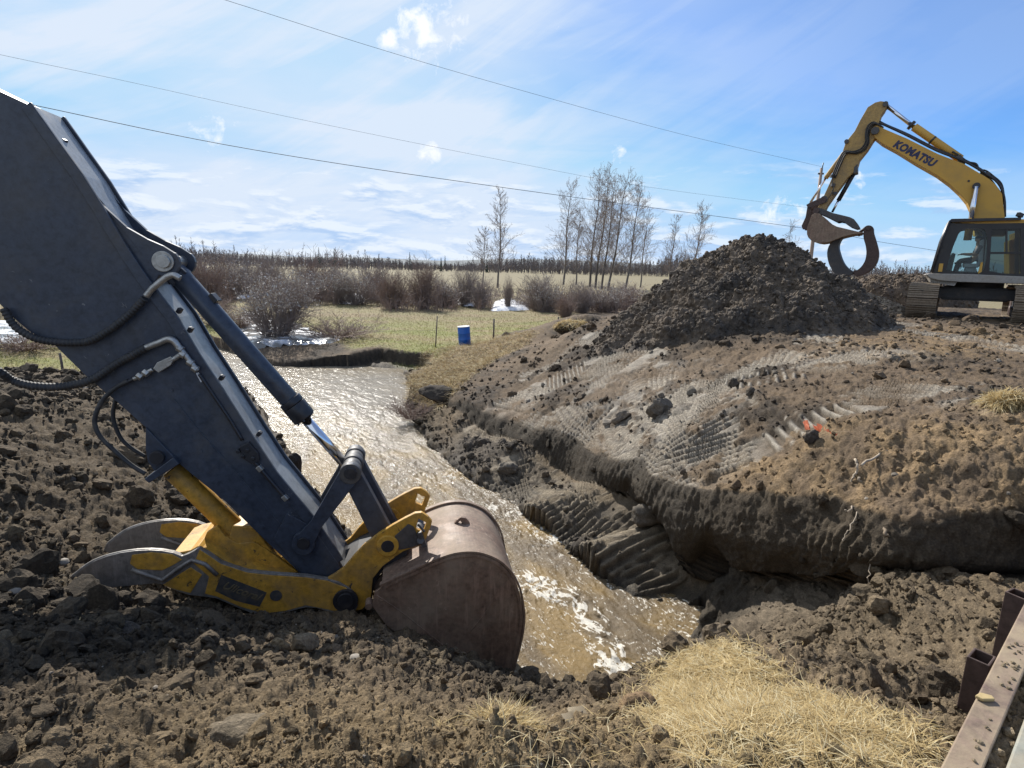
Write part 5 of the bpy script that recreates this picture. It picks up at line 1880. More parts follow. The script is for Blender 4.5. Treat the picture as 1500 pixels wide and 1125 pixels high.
def heap(name, label, cat, ctr, rad, H, colr, colr2, top=.28, n=360, clods=2500, clod_px=(2.5, 11), rough=1.0, humps=(), seed=0.0, power=1.0):
    """a dumped heap: rad = (left, right, front, back)"""
    L_, Rr, Fr, Bk = rad
    gx, gy = np.meshgrid(np.linspace(-L_ * 1.25, Rr * 1.25, n), np.linspace(-Fr * 1.25, Bk * 1.25, n), indexing="ij")
    A = np.stack([gx.ravel(), gy.ravel()], 1)
    P = np.stack([A[:, 0] + ctr[0], A[:, 1] + ctr[1], np.zeros(len(A)) + seed], 1)
    w0 = fbm(P, 1.9, 3) * .22 + fbm(P, .7, 2) * .09
    rho = np.hypot(A[:, 0] / np.where(A[:, 0] < 0, L_, Rr), A[:, 1] / np.where(A[:, 1] < 0, Fr, Bk)) + w0
    x = np.clip((1 - rho) / (1 - top), -.4, 1.25)
    hh = H * np.where(x > 0, np.where(x < 1, x ** power, 1 + (x - 1) * .35), x)
    for hx, hy, hr, ha in humps:
        hh += ha * np.exp(-((A[:, 0] - hx) ** 2 + (A[:, 1] - hy) ** 2) / hr ** 2)
    gz = np.concatenate([base_height(P[i:i + 200000, :2])[0] for i in range(0, len(P), 200000)])
    P[:, 2] = gz + hh
    N = grid_normals(P, n, n, False)
    nb_ = fbm(P, .8, 4, off=seed); nm_ = fbm(P, .3, 3, off=seed + 3)
    d = rough * ((billow(P, .55, 3) - .5) * .22 + (billow(P, .17, 3, off=2) - .5) * .10 + nb_ * .12)
    a, b, c = cells(P, .24, seed)
    d += rough * np.where(c > .4, np.sqrt(np.clip(.62 - a, 0, 1)), .1) * .13
    a, b, c2 = cells(P, .1, seed + 9)
    d += rough * np.where(c2 > .4, np.sqrt(np.clip(.62 - a, 0, 1)), .1) * .05
    P = P + N * d[:, None] * sstep(-.1, .4, hh)[:, None]
    N = grid_normals(P, n, n, False)
    cc = lerp(np.tile(C(*colr), (len(P), 1)), C(*colr2), sstep(-.2, .3, nb_ + .5 * nm_))
    cc *= (1 + .55 * nm_)[:, None]
    idx = np.arange(n * n).reshape(n, n)
    F_ = np.stack([idx[:-1, :-1].ravel(), idx[1:, :-1].ravel(), idx[1:, 1:].ravel(), idx[:-1, 1:].ravel()], 1)
    F_ = F_[(P[F_, 2] - gz[F_] > -.12).any(1)]
    us = np.unique(F_); rmp = np.full(len(P), -1); rmp[us] = np.arange(len(us))
    V_, F_, Cc = P[us], rmp[F_], cc[us]
    F3 = np.concatenate([F_[:, [0, 1, 2]], F_[:, [0, 2, 3]]])
    parts = [(V_, F3, Cc)]
    okv = np.where((hh > .05))[0]
    ii = rng.choice(okv, clods)
    dist_ = np.hypot(P[ii, 0], P[ii, 1]) / 580.0
    u = rng.random(clods)
    a_, b_ = clod_px
    px_ = (a_ ** -.7 + u * (b_ ** -.7 - a_ ** -.7)) ** (1 / -.7)
    parts.append(scatter(P[ii], N[ii], px_ * dist_ * .5, cc[ii] * rng.uniform(.6, 1.4, (clods, 1)), ROCK_T, ROCK_TF))
    V_, F_, Cc = join_np(parts)
    o = mesh_np(name, V_, F_, M["clod"], False, None, Cc, {"wet": np.full(len(V_), .12)})
    tag(o, label, cat)
    return o


c = hitY(1095, 420, 16.6)
heap("spoil_heap", "large dark heap of freshly dug soil on the far bank before the utility pole", "soil heap", (c.x, c.y), (3.6, 3.4, 3.4, 4.2), 1.55, (.17, .132, .096), (.085, .07, .056), .32, 480, 5200, (1.5, 5.5), .95,
     [(-1.7, -.2, .9, .34), (.3, .2, 1.0, .46), (-4.3, .0, 1.5, .4), (-2.6, -2.4, .9, .35), (1.6, -2.2, 1.0, .25), (3.4, -.8, .9, .2)], 0.0, 1.05)
c = hitY(1322, 412, 29)
heap("soil_bank", "long flat-topped brown soil bank behind the hanging bucket of the yellow excavator", "soil bank", (c.x, c.y), (3.6, 3.4, 2.6, 2.0), 1.35, (.17, .125, .085), (.125, .095, .07), .62, 200, 900, (1.5, 4), .5, [(1.8, 0, .9, .25)], 21.0, .55)
c = hitY(1272, 440, 21)
heap("gravel_heap", "low pale crumbly gravel heap between the spoil heap and the crawler track", "gravel heap", (c.x, c.y), (1.9, 1.5, 1.6, 1.6), .55, (.30, .25, .19), (.22, .18, .14), .2, 200, 2200, (1.6, 5), .45, [], 33.0)


def single_rock(name, label, cat, px, py, D, wpx, mat, hfac=.7, group=None, grass=0, sink=.3, colr=(.2, .16, .12), sub=3, rough=.3):
    c = hitD(px, py, D)
    r_ = wpx / 2 * (c - EYE).dot(_f) / FPX
    V_, F_ = ico(sub)
    sd_ = px * .013
    q = V_ * (1 + rough * fbm(V_, .8, 4, off=sd_) + rough * .5 * fbm(V_, .3, 3, off=sd_))[:, None]
    for w_ in range(6 if mat is M["clod"] else 0):
        nrm = rng.normal(size=3); nrm /= np.linalg.norm(nrm)
        h = rng.uniform(.5, .8)
        ov = np.clip(q @ nrm - h, 0, None)
        q = q - ov[:, None] * nrm * .85
    if mat is M["clod"]:
        q = q * (1 + .22 * (billow(V_, .5, 3, .6, off=sd_) - .5))[:, None]
    q = q * np.array([r_, r_ * .8, r_ * hfac])
    q += np.array(c) + np.array([0, 0, r_ * hfac * (1 - sink)])
    o = mesh_np(name, q, F_, mat, True, None, np.tile(C(*colr), (len(q), 1)) * (1 + .3 * fbm(V_, .3, 3))[:, None], {"wet": np.zeros(len(q))})
    tag(o, label, cat, group)
    return o, q


single_rock("stone", "pale rounded stone lying highest of the pale stones by the thumb tip", "stone", 38, 857, 2.5, 22, M["stone"], .6)
single_rock("stone", "pale flat stone lying just below the highest pale stone near the thumb tip", "stone", 22, 869, 2.47, 20, M["stone"], .5)
single_rock("stone", "small angular pale stone lowest of the three by the thumb tip", "stone", 28, 888, 2.42, 20, M["stone"], .6)
single_rock("stone", "pinkish oval stone on the spoil below the thumb's pivot", "stone", 521, 966, 2.85, 19, M["stone"], .45)
single_rock("stone", "large pale stone behind the tips of the yellow thumb", "stone", 92, 826, 2.62, 18, M["stone"], .5)
single_rock("boulder", "brown lumpy boulder standing by the orange ribbon on the far bank", "boulder", 1190, 648, 1.90, 24, M["clod"], 1.0, colr=(.10, .082, .066), sub=4, rough=.4, sink=.4)
single_rock("dirt_clod", "dark clod lying on the pasture's edge beside the right fence post", "dirt clod", 743, 499, 3.62, 18, M["clod"], .8, colr=(.055, .04, .03))
single_rock("dirt_clod", "large grey-brown clay lump broken off the bank above the water", "dirt clod", 742, 692, 4.24, 32, M["clod"], .6, colr=(.21, .18, .14), sub=4, rough=.3)
single_rock("dirt_clod", "dark wet clod at the water's edge behind the excavator stick", "dirt clod", 432, 692, 4.3, 24, M["clod"], 1.3, colr=(.05, .043, .038), sub=4, rough=.4)
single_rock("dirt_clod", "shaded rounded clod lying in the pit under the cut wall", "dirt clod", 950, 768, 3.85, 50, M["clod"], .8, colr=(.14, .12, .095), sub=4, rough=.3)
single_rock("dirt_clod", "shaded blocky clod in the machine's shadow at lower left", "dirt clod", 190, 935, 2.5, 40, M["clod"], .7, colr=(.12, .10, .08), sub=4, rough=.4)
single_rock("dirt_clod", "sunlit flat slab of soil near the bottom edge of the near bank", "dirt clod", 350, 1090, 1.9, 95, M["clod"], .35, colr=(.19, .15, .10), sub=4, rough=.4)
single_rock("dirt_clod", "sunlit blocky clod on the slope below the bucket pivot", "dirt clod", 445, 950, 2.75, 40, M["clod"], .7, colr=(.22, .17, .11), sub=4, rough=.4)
single_rock("dirt_clod", "reddish brown clod beside the water trickle on the near bank", "dirt clod", 935, 1040, 2.2, 60, M["clod"], .5, colr=(.24, .16, .09), sub=4, rough=.35)
SODS = []
for nm, lab, px, py, D, wp, hf, cr in (("sod_clump", "grassy clump of sod topped with dry grass on the far bank's right side", 1470, 612, 1.45, 62, .62, (.12, .09, .06)),
                                       ("sod_block", "dark overhanging sod block at the pasture's edge left of the spoil heap", 838, 487, 2.5, 66, .28, (.07, .055, .04)),
                                       ("sod_clump", "shaggy brown sod clump at the bottom edge of the near bank", 738, 1095, 2.0, 85, .5, (.15, .105, .06)),
                                       ("sod_clump", "dark grassy lump hanging over the water below the straw slope", 640, 588, 4.0, 50, .6, (.075, .06, .045))):
    SODS.append(single_rock(nm, lab, "sod clump", px, py, D, wp, M["clod"], hf, colr=cr, sub=4, rough=.3))

# ------------------------------------------------------------------ grass
def grass_mat():
    k = NT("dry_grass")
    a = k.n("ShaderNodeAttribute", attribute_name="Col").outputs["Color"]
    k.set(Base_Color=a, Roughness=.75)
    k.b.inputs["Specular IOR Level"].default_value = .25
    tr = k.n("ShaderNodeBsdfTranslucent"); k.l(a, tr.inputs[0])
    mx = k.n("ShaderNodeMixShader"); mx.inputs[0].default_value = .3
    k.l(k.b.outputs[0], mx.inputs[1]); k.l(tr.outputs[0], mx.inputs[2]); k.l(mx.outputs[0], k.out.inputs[0])
    return k.m


M["grass"] = grass_mat()


def blades(pos, length, width, colr, comb_=(0, 0), lean=(.5, 1.4), droop=.6):
    n = len(pos)
    an = rng.random(n) * 2 * np.pi
    d = np.stack([np.cos(an) + comb_[0], np.sin(an) + comb_[1]], 1)
    d /= np.linalg.norm(d, axis=1)[:, None]
    le = rng.uniform(*lean, n)
    hv = np.cos(le); hh = np.sin(le)
    side = np.stack([-d[:, 1], d[:, 0], rng.normal(size=n) * .4], 1)
    side /= np.linalg.norm(side, axis=1)[:, None]
    Vs = []
    curl = rng.normal(size=n) * .35
    for i, (t_, wd) in enumerate(((0, 1), (.35, .9), (.7, .65), (1.0, .12))):
        dr = droop * t_ * t_
        q = pos + np.stack([d[:, 0] * hh * t_, d[:, 1] * hh * t_, hv * t_ - dr * hh * .5], 1) * length[:, None]
        q += side * (curl * t_ * t_ * length)[:, None]
        Vs.append(q - side * (width * wd / 2)[:, None]); Vs.append(q + side * (width * wd / 2)[:, None])
    Vx = np.stack(Vs, 1).reshape(-1, 3)
    b = (np.arange(n) * 8)[:, None]
    F_ = np.concatenate([b + np.array([[0, 1, 3, 2]]), b + np.array([[2, 3, 5, 4]]), b + np.array([[4, 5, 7, 6]])])
    return Vx, F_, np.repeat(colr, 8, 0)


def straw_cols(n, a=(.58, .45, .22), b=(.34, .24, .11), c=(.66, .57, .36)):
    t_ = rng.random((n, 1)) ** 1.3
    cc = C(*a) * (1 - t_) + C(*b) * t_
    m_ = rng.random(n) < .22
    cc[m_] = C(*c) * rng.uniform(.8, 1.1, (m_.sum(), 1))
    return cc


visg = (np.abs(np.arctan2(XY[:, 0], XY[:, 1])) < R(47)) & (RR > .7)
parts = []
pr = np.where(visg & (RR < 6), (gras ** 1.5 * (.25 + 1.2 * sstep(-.35, .25, n_mid + .6 * n_sml)) + .06 * (gras > .03) + .03 * sstep(.5, .0, np.abs(poly_sd(XY, grass_poly)))), 0); pr = np.clip(pr, 0, None); pr /= pr.sum()
n_ = 60000
ii = rng.choice(len(pr), n_, p=pr)
parts.append(blades(V[ii] + rng.normal(size=(n_, 3)) * .01, rng.uniform(.035, .125, n_), rng.uniform(.0018, .0036, n_) * (.6 + RR[ii] * .25), straw_cols(n_), (.2, -.25), (1.0, 1.6)))
pr = np.where(visg & (RR < 3.6) & (XY[:, 0] > -.3), nearb * sstep(-.1, .5, n_mid) * (SW < -.3), 0); pr = np.clip(pr, 0, None); pr /= pr.sum()
n_ = 2600
ii = rng.choice(len(pr), n_, p=pr)
parts.append(blades(V[ii], rng.uniform(.03, .11, n_), rng.uniform(.002, .004, n_), straw_cols(n_), (.3, -.3), (.8, 1.5)))
for o_, q in SODS[:3]:
    top = q[q[:, 2] > np.percentile(q[:, 2], 55)]
    n_ = 2600
    dd = np.hypot(*top[:, :2].mean(0))
    wsc = max(.004, dd / 580 * .55)
    parts.append(blades(top[rng.integers(0, len(top), n_)], rng.uniform(.05, .16, n_) * (1 + dd * .04), rng.uniform(.6, 1.2, n_) * wsc, straw_cols(n_), (.3, -.5), (.5, 1.5), 1.2))
v_, f_, c_ = join_np(parts)
g_ = mesh_np("dry_grass", v_, f_, M["grass"], True, "stuff", c_)
g_["label"] = "matted straw-coloured dry grass on the near bank beside the pit"
parts = []
pr = np.where(visg & (RR < 40), straw * (1 + .6 * n_mid), 0); pr = np.clip(pr, 0, None) * RR ** -.5; pr /= pr.sum()
n_ = 16000
ii = rng.choice(len(pr), n_, p=pr)
parts.append(blades(V[ii], rng.uniform(.12, .38, n_), rng.uniform(.008, .02, n_), straw_cols(n_, (.40, .30, .15), (.22, .16, .085)), (-.7, -.8), (.7, 1.4), .9))
v_, f_, c_ = join_np(parts)
g_ = mesh_np("straw_grass", v_, f_, M["grass"], True, "stuff", c_)
g_["label"] = "combed-down straw grass on the slope between barrel and water"
pr = np.where(visg & (RR < 60) & (RR > 14), pas * (1 + 1.2 * n_mid) * (pas > .5), 0); pr = np.clip(pr, 0, None); pr /= pr.sum()
n_ = 42000
ii = rng.choice(len(pr), n_, p=pr)
gc = col[ii] * rng.uniform(.65, 1.4, (n_, 1))
v_, f_, c_ = blades(V[ii], rng.uniform(.04, .13, n_), rng.uniform(.010, .022, n_) * (.5 + RR[ii] / 40), gc, (.2, -.2), (.2, 1.2), .3)
g_ = mesh_np("pasture_grass", v_, f_, M["grass"], True, "stuff", c_)
g_["label"] = "short green and straw-coloured grass covering the pasture beyond the river"

# ------------------------------------------------------------------ barrel, posts, wires, pole
def up_tube(c, dirv, h):
    return [c, c + dirv * h]


bc = hitD(681, 506.5, 3.70)
br = empty("barrel", bc, "blue plastic barrel with white lid standing tilted on the pasture's edge", "barrel")
ax = Vector((-.075, 0, 1)).normalized()
mb = MB()
H_, r_ = .90, .285
prof = [(0, .93), (.03, 1.0), (.30, 1.0), (.32, 1.03), (.35, 1.03), (.37, 1.0), (.62, 1.0), (.64, 1.03), (.67, 1.03), (.69, 1.0), (.95, 1.0), (.985, .95)]
mb.tube([bc + ax * (H_ * a) for a, _ in prof], [r_ * b_ for _, b_ in prof], 32)
mb.build("drum_body", M["blue"], br)
mb = MB(); mb.tube([bc + ax * (H_ * .985), bc + ax * (H_ * 1.0), bc + ax * (H_ * 1.02)], [r_ * 1.01, r_ * 1.03, r_ * .98], 32)
mb.build("lid", M["white"], br)
for lab, x0, y0, x1, y1, D, w_ in (("thin dark leaning fence post left of the blue barrel", 637.5, 509, 640.5, 463, 3.73, .055),
                                   ("grey wooden fence post right of the blue barrel", 722.5, 500, 723.5, 467, 3.66, .085),
                                   ("short fence post stub near the spoil heap's left foot", 817.5, 473, 818, 464, 3.55, .09),
                                   ("pale weathered fence post seen under the excavator stick at the left", 92, 545, 87.5, 517, 3.45, .07)):
    a = hitD(x0, y0, D); b_ = PLb = Plane((a.x, a.y, 0), 0).pt(x1, y1, 0)
    mb = MB(); mb.tube([a - Vector((0, 0, .3)), a.lerp(b_, .5) + Vector((.008, 0, 0)), b_], [w_ * .55, w_ * .5, w_ * .47], 8)
    tag(mb.build("fence_post", M["post"]), lab, "fence post")
pb = hitY(1186, 392, 56)
ptop = Plane((pb.x, pb.y, 0), 0).pt(1203.5, 246, 0)
pl = empty("utility_pole", Vector((pb.x, pb.y, pb.z - 2.5)), "wooden utility pole standing behind the spoil heap and the hanging bucket", "utility pole")
mb = MB(); mb.tube([pb - (ptop - pb).normalized() * 3, pb, ptop], [.19, .175, .125], 12); mb.build("pole", M["polewood"], pl)
mb = MB(); mb.tube([ptop + Vector((.05, 0, -.1)), ptop + Vector((.12, 0, .45))], .045, 8); mb.box(ptop + Vector((0, 0, -.5)), (.5, .12, .14))
mb.build("insulator", M["black"], pl)
for lab, pts, rr_ in (("dark lowest overhead wire crossing the sky in front of the poplars", [(-260, 88, 26), (40, 152, 29), (375, 220, 33), (750, 276.5, 39), (1175, 334, 52), (1287, 354, 56), (1370, 367, 60), (1560, 398, 68)], .0165),
                      ("middle overhead wire sagging across the sky above the lowest one", [(-260, 22, 27), (0, 80, 29), (185, 119, 31), (450, 177, 35), (750, 237.5, 40), (950, 274, 46), (1190, 305, 56)], .007),
                      ("highest overhead wire entering at the top and ending on the utility pole", [(60, -82, 26), (330, 0, 29), (550, 70, 33), (750, 128.5, 38), (1000, 197, 47), (1203, 244, 56)], .0095)):
    P = [hitY(x, y, Y) for x, y, Y in pts]
    mb = MB(); mb.tube(smooth_path(P, 8), rr_, 5); tag(mb.build("overhead_wire", M["wire"]), lab, "overhead wire")
a, b_ = hitD(200, 575, 3.4), hitD(600, 470, 3.3)
P = [hitD(x, y, 3.15) for x, y in ((60, 494), (300, 490), (480, 486), (639, 484), (723, 479), (818, 467))]
mb = MB(); mb.tube(smooth_path(P, 5), .0035, 4); tag(mb.build("fence_wire", M["wire"]), "thin fence wire strung between the pasture's posts", "fence wire")

# ------------------------------------------------------------------ steel beams and tubes by the viewer
def quad_at(pts, D):
    return [hitD(x, y, D) for x, y in pts]


BD = 1.66
l0, l1 = hitD(1377, 1125, BD), hitD(1499, 886, BD)
r0_, r1_ = hitD(1441, 1125, BD), hitD(1498, 985, BD)
dv = (l1 - l0).normalized()
wdt = abs((r0_ - l0).cross(dv).z)
rt = Vector((dv.y, -dv.x, 0))
bm_ = empty("steel_beam", l0, "rusty mud-smeared steel I-beam running along the lower right corner", "steel beam")
s0, s1 = l0 - dv * 1.2, l0 + dv * 5.5
mb = MB()
mb.prism([s0, s1, s1 + rt * wdt, s0 + rt * wdt], Vector((0, 0, -.022)))
mb.build("top_flange", M["rust"], bm_, .006)
mb = MB(); mb.bar(s0 + rt * (wdt / 2) + Vector((0, 0, -.25)), s1 + rt * (wdt / 2) + Vector((0, 0, -.25)), .02, .452); mb.build("web", M["rust_dark"], bm_)
mb = MB(); z_ = Vector((0, 0, -.48)); mb.prism([s0 + z_, s1 + z_, s1 + z_ + rt * wdt, s0 + z_ + rt * wdt], Vector((0, 0, -.022))); mb.build("bottom_flange", M["rust_dark"], bm_, .006)
sp = hitD(1473, 1125, BD)
mb = MB()
q0 = sp - dv * 1.0
mb.prism([q0, q0 + dv * 6, q0 + dv * 6 + rt * .3, q0 + rt * .3], Vector((0, 0, -.09)))
tag(mb.build("plank", M["green_plank"], None, .008), "grey-green plank in the corner, right of the rusty beam", "plank")
ii_ = rng.random((260, 2))
pos_ = np.array(s0)[None] + (ii_[:, :1] * 4.5) * np.array(dv) + (.02 + ii_[:, 1:] * (wdt - .04)) * np.array(rt)
keep_ = fbm(pos_, .35, 3) + .25 * ii_[:, 1] > .12
v_, f_, c_ = scatter(pos_[keep_], np.tile([0, 0, 1.0], (keep_.sum(), 1)), rng.uniform(.003, .013, keep_.sum()), np.tile(C(.30, .235, .15), (keep_.sum(), 1)) * rng.uniform(.7, 1.2, (keep_.sum(), 1)), ROCK_T, ROCK_TF)
mc = mesh_np("mud_crumbs", v_, f_, M["clod"], False, "stuff", c_, {"wet": np.zeros(len(v_))})
mc["label"] = "dried mud crumbs lying on the rusty beam's flange"
# soil packed between beam and plank
g0 = l0 + rt * wdt - dv * 1.2
n1_, n2_ = 260, 24
gw = abs((sp - l0).cross(dv).z) - wdt
uu, vv = np.meshgrid(np.linspace(0, 6.2, n1_), np.linspace(-.02, gw + .02, n2_), indexing="ij")
P = np.array(g0)[None] + uu.ravel()[:, None] * np.array(dv) + vv.ravel()[:, None] * np.array(rt)
P[:, 2] = 1.7 - BD - .075 + (billow(P, .12, 4) - .4) * .07 + fbm(P, .5, 2) * .03
idx = np.arange(n1_ * n2_).reshape(n1_, n2_)
F_ = np.stack([idx[:-1, :-1].ravel(), idx[:-1, 1:].ravel(), idx[1:, 1:].ravel(), idx[1:, :-1].ravel()], 1)[:, ::-1]
mesh_np("soil_fill", P, F_, M["clod"], True, "structure", np.tile(C(.25, .19, .12), (len(P), 1)), {"wet": np.zeros(len(P))})
ii = rng.integers(0, len(P), 420)
v_, f_, c_ = scatter(P[ii], np.tile([0, 0, 1.0], (420, 1)), rng.uniform(.006, .028, 420), np.tile(C(.27, .21, .135), (420, 1)) * rng.uniform(.7, 1.2, (420, 1)), ROCK_T, ROCK_TF)
mc = mesh_np("soil_crumbs", v_, f_, M["clod"], False, "stuff", c_, {"wet": np.zeros(len(v_))})
mc["label"] = "crumbs of soil packed between the rusty beam and the plank"
for lab, q, D in (("nearer of the two rusty hollow steel tubes standing beside the beam", [(1416, 961), (1450, 976), (1457, 960), (1423, 946)], 1.90),
                  ("farther of the two rusty hollow steel tubes standing beside the beam", [(1472, 866), (1503, 879), (1509, 864), (1477, 857)], 1.93)):
    P = quad_at(q, D)
    e1, e2 = (P[1] - P[0]), (P[3] - P[0])
    # square up the section
    w1 = e1.length; u1 = e1.normalized(); u2 = Vector((-u1.y, u1.x, 0)); w2 = max(.10, abs(e2.dot(u2)))
    th_ = .012
    mb = MB()
    O = P[0]
    def loop_(ins, z):
        return [O + u1 * a + u2 * b_ + Vector((0, 0, z)) for a, b_ in ((ins, ins), (w1 - ins, ins), (w1 - ins, w2 - ins), (ins, w2 - ins))]
    v = loop_(0, -1.5) + loop_(0, 0) + loop_(th_, 0) + loop_(th_, -1.4)
    f = []
    for i in range(4):
        j_ = (i + 1) % 4
        f += [(i, j_, j_ + 4, i + 4), (i + 4, j_ + 4, j_ + 8, i + 8), (i + 8, j_ + 8, j_ + 12, i + 12)]
    f.append((15, 14, 13, 12))
    mb.add(v, f)
    tag(mb.build("steel_tube", M["rust_dark"], None, .004), lab, "steel tube")
c = hitD(1440, 1024, BD)
mb = MB(); mb.prism([c + Vector((-.035, .0, .004)), c + Vector((-.02, -.022, .004)), c + Vector((.03, -.02, .004)), c + Vector((.035, .002, .004)), c + Vector((0, .018, .004))], Vector((0, 0, .014)))
tag(mb.build("wood_chip", paint("pale_wood", (.40, .30, .14), .8, var=.2), None, .004), "pale yellow wood chip lying on the rusty beam", "wood chip")

# thin muddy trickle running down to the river
path_ = smooth_path([hitD(x, y, D) for x, y, D in ((884, 998, 3.0), (872, 1012, 2.85), (856, 1028, 2.62), (838, 1044, 2.42), (818, 1058, 2.28), (796, 1070, 2.16), (780, 1082, 2.08))], 8)
mb = MB(); vs, fs = [], []
for i, p in enumerate(path_):
    z_ = ground_z(p.x, p.y) + .055
    w_ = .035 + .02 * math.sin(i * .7)
    vs += [(p.x - w_, p.y + w_ * .6, z_ - .03), (p.x, p.y, z_), (p.x + w_, p.y - w_ * .6, z_ - .03)]
for i in range(len(path_) - 1):
    fs += [(i * 3, i * 3 + 1, i * 3 + 4, i * 3 + 3), (i * 3 + 1, i * 3 + 2, i * 3 + 5, i * 3 + 4)]
mb.add(vs, fs, 0, True)
k = NT("wet_mud"); k.set(Base_Color=(.26, .215, .15), Roughness=.25); k.bump(k.noise(k.coord("Pos"), 30, 4), .3, .01)
tag(mb.build("water_trickle", k.m), kind="structure")
# ------------------------------------------------------------------ ribbon, roots, sticks
mb = MB()
pts = [(1178, 621), (1185, 624), (1205, 630), (1213, 636), (1226, 643), (1236, 641), (1248, 642), (1254, 649), (1268, 652), (1280, 648)]
P = [hitD(x, y, 1.80) for x, y in pts]
prev = None
for i, p in enumerate(smooth_path(P, 8)):
    wv = Vector((math.sin(i * 1.7) * .02, .05 + .035 * math.sin(i * 2.3), .035 * math.cos(i * 1.3) + .05))
    a, b_ = p - wv * .7, p + wv * .7
    if prev is not None and (i % 17) not in (9, 10, 11):
        mb.add([prev[0], a, b_, prev[1]], [(0, 1, 2, 3)])
    prev = (a, b_)
o = mb.build("orange_ribbon", M["orange"])
m_ = o.modifiers.new("solid", "SOLIDIFY"); m_.thickness = .004
tag(o, "torn orange plastic ribbon half buried in soil on the far bank", "ribbon")


def roots(name, lab, cat, lines, r_, mat):
    mb = MB()
    for pts in lines:
        P = smooth_path([hitD(*p) for p in pts], 6)
        P = [p + Vector(rng.normal(size=3) * .008) for p in P]
        mb.tube(P, [max(.003, r_ * (1 - .75 * i / len(P))) for i in range(len(P))], 6)
    return tag(mb.build(name, mat), lab, cat)


roots("root", "pale branching root hanging down the cut wall under the ribbon", "root",
      [[(1254, 672, 1.85), (1256, 690, 1.95), (1258, 708, 2.1), (1262, 730, 2.2), (1256, 752, 2.25), (1244, 775, 2.35), (1234, 793, 2.45)],
       [(1255, 690, 1.95), (1248, 704, 2.05), (1244, 716, 2.15)], [(1257, 700, 2.0), (1263, 716, 2.12), (1261, 738, 2.2), (1268, 760, 2.28)], [(1262, 735, 2.2), (1246, 745, 2.22), (1236, 750, 2.25)]], .013, M["root"])
roots("root", "long thin pale root lying along the ground right of the ribbon", "root", [[(1262, 682, 1.86), (1290, 664, 1.78), (1306, 654, 1.74), (1320, 640, 1.68)]], .014, M["root"])
roots("root", "thin root dangling alone above the soil mound in the pit", "root", [[(1283, 797, 2.45), (1281, 805, 2.5), (1276, 820, 2.6), (1274, 840, 2.68), (1272, 856, 2.75)]], .009, M["root"])
roots("root", "curved root stub sticking out of the wall above the steel tubes", "root", [[(1280, 700, 2.05), (1288, 735, 2.15), (1293, 768, 2.25), (1300, 785, 2.3), (1310, 778, 2.3)]], .03, paint("brown_root", (.22, .165, .11), .9, 0, MUD, .4, 9))
roots("stick", "pale stick lying on the soil between pit and near grass", "stick", [[(1162, 914, 3.3), (1176, 913, 3.28), (1192, 914, 3.22)]], .012, M["root"])
roots("stick", "pale dry stem curling out of the spoil at lower left", "stick", [[(60, 948, 2.2), (78, 943, 2.25), (94, 935, 2.3)], [(92, 900, 2.42), (115, 905, 2.40), (122, 925, 2.33), (126, 938, 2.28)]], .007, paint("straw_stem", (.45, .33, .15), .8))
for lab, pts in (("grassy flap of turf hanging over the cut wall's brink", [(1385, 722, 1.98), (1400, 740, 2.05), (1412, 765, 2.2), (1424, 775, 2.25)]), ):
    P = smooth_path([hitD(*p) for p in pts], 6)
    mb = MB()
    vs, fs = [], []
    for i, p in enumerate(P):
        w_ = .10 * (1 - .6 * i / len(P)) + .01 * math.sin(i * 2.1)
        vs += [p + Vector((-w_, 0, .03)), p + Vector((0, -.05, .06)), p + Vector((w_, 0, .02)), p + Vector((0, .05, -.03))]
    for i in range(len(P) - 1):
        for q in range(4):
            fs.append((i * 4 + q, i * 4 + (q + 1) % 4, i * 4 + 4 + (q + 1) % 4, i * 4 + 4 + q))
    fs += [(3, 2, 1, 0), tuple(len(vs) - 4 + q for q in range(4))]
    mb.add(vs, fs, 0, True)
    tag(mb.build("turf_flap", paint("turf", (.26, .19, .10), .95, 0, (.1, .08, .06), .5, 12, .3, None, .8, 60)), lab, "turf flap")
# ------------------------------------------------------------------ bare trees and bushes
def tubes_np(segs, sides=4):
    S = np.array([[*a, *b, r0, r1] for a, b, r0, r1 in segs], float)
    A, B, r0, r1 = S[:, :3], S[:, 3:6], S[:, 6], S[:, 7]
    d = B - A
    d /= np.linalg.norm(d, axis=1)[:, None] + 1e-9
    h = np.where(np.abs(d[:, 2:3]) < .9, np.array([[0, 0, 1.0]]), np.array([[1.0, 0, 0]]))
    x = np.cross(d, h); x /= np.linalg.norm(x, axis=1)[:, None]
    y = np.cross(d, x)
    Vs = []
    for P, r_ in ((A, r0), (B, r1)):
        for k_ in range(sides):
            an = 2 * np.pi * k_ / sides
            Vs.append(P + (x * math.cos(an) + y * math.sin(an)) * r_[:, None])
    Vx = np.stack(Vs, 1).reshape(-1, 3)
    b = (np.arange(len(S)) * 2 * sides)[:, None]
    F_ = np.concatenate([b + np.array([[k_, (k_ + 1) % sides, sides + (k_ + 1) % sides, sides + k_]]) for k_ in range(sides)])
    return Vx, F_


def child(o, parent):
    o.parent = parent
    o.matrix_parent_inverse = PARENT_INV(parent)
    return o


def unit(v):
    return v / (np.linalg.norm(v) + 1e-9)


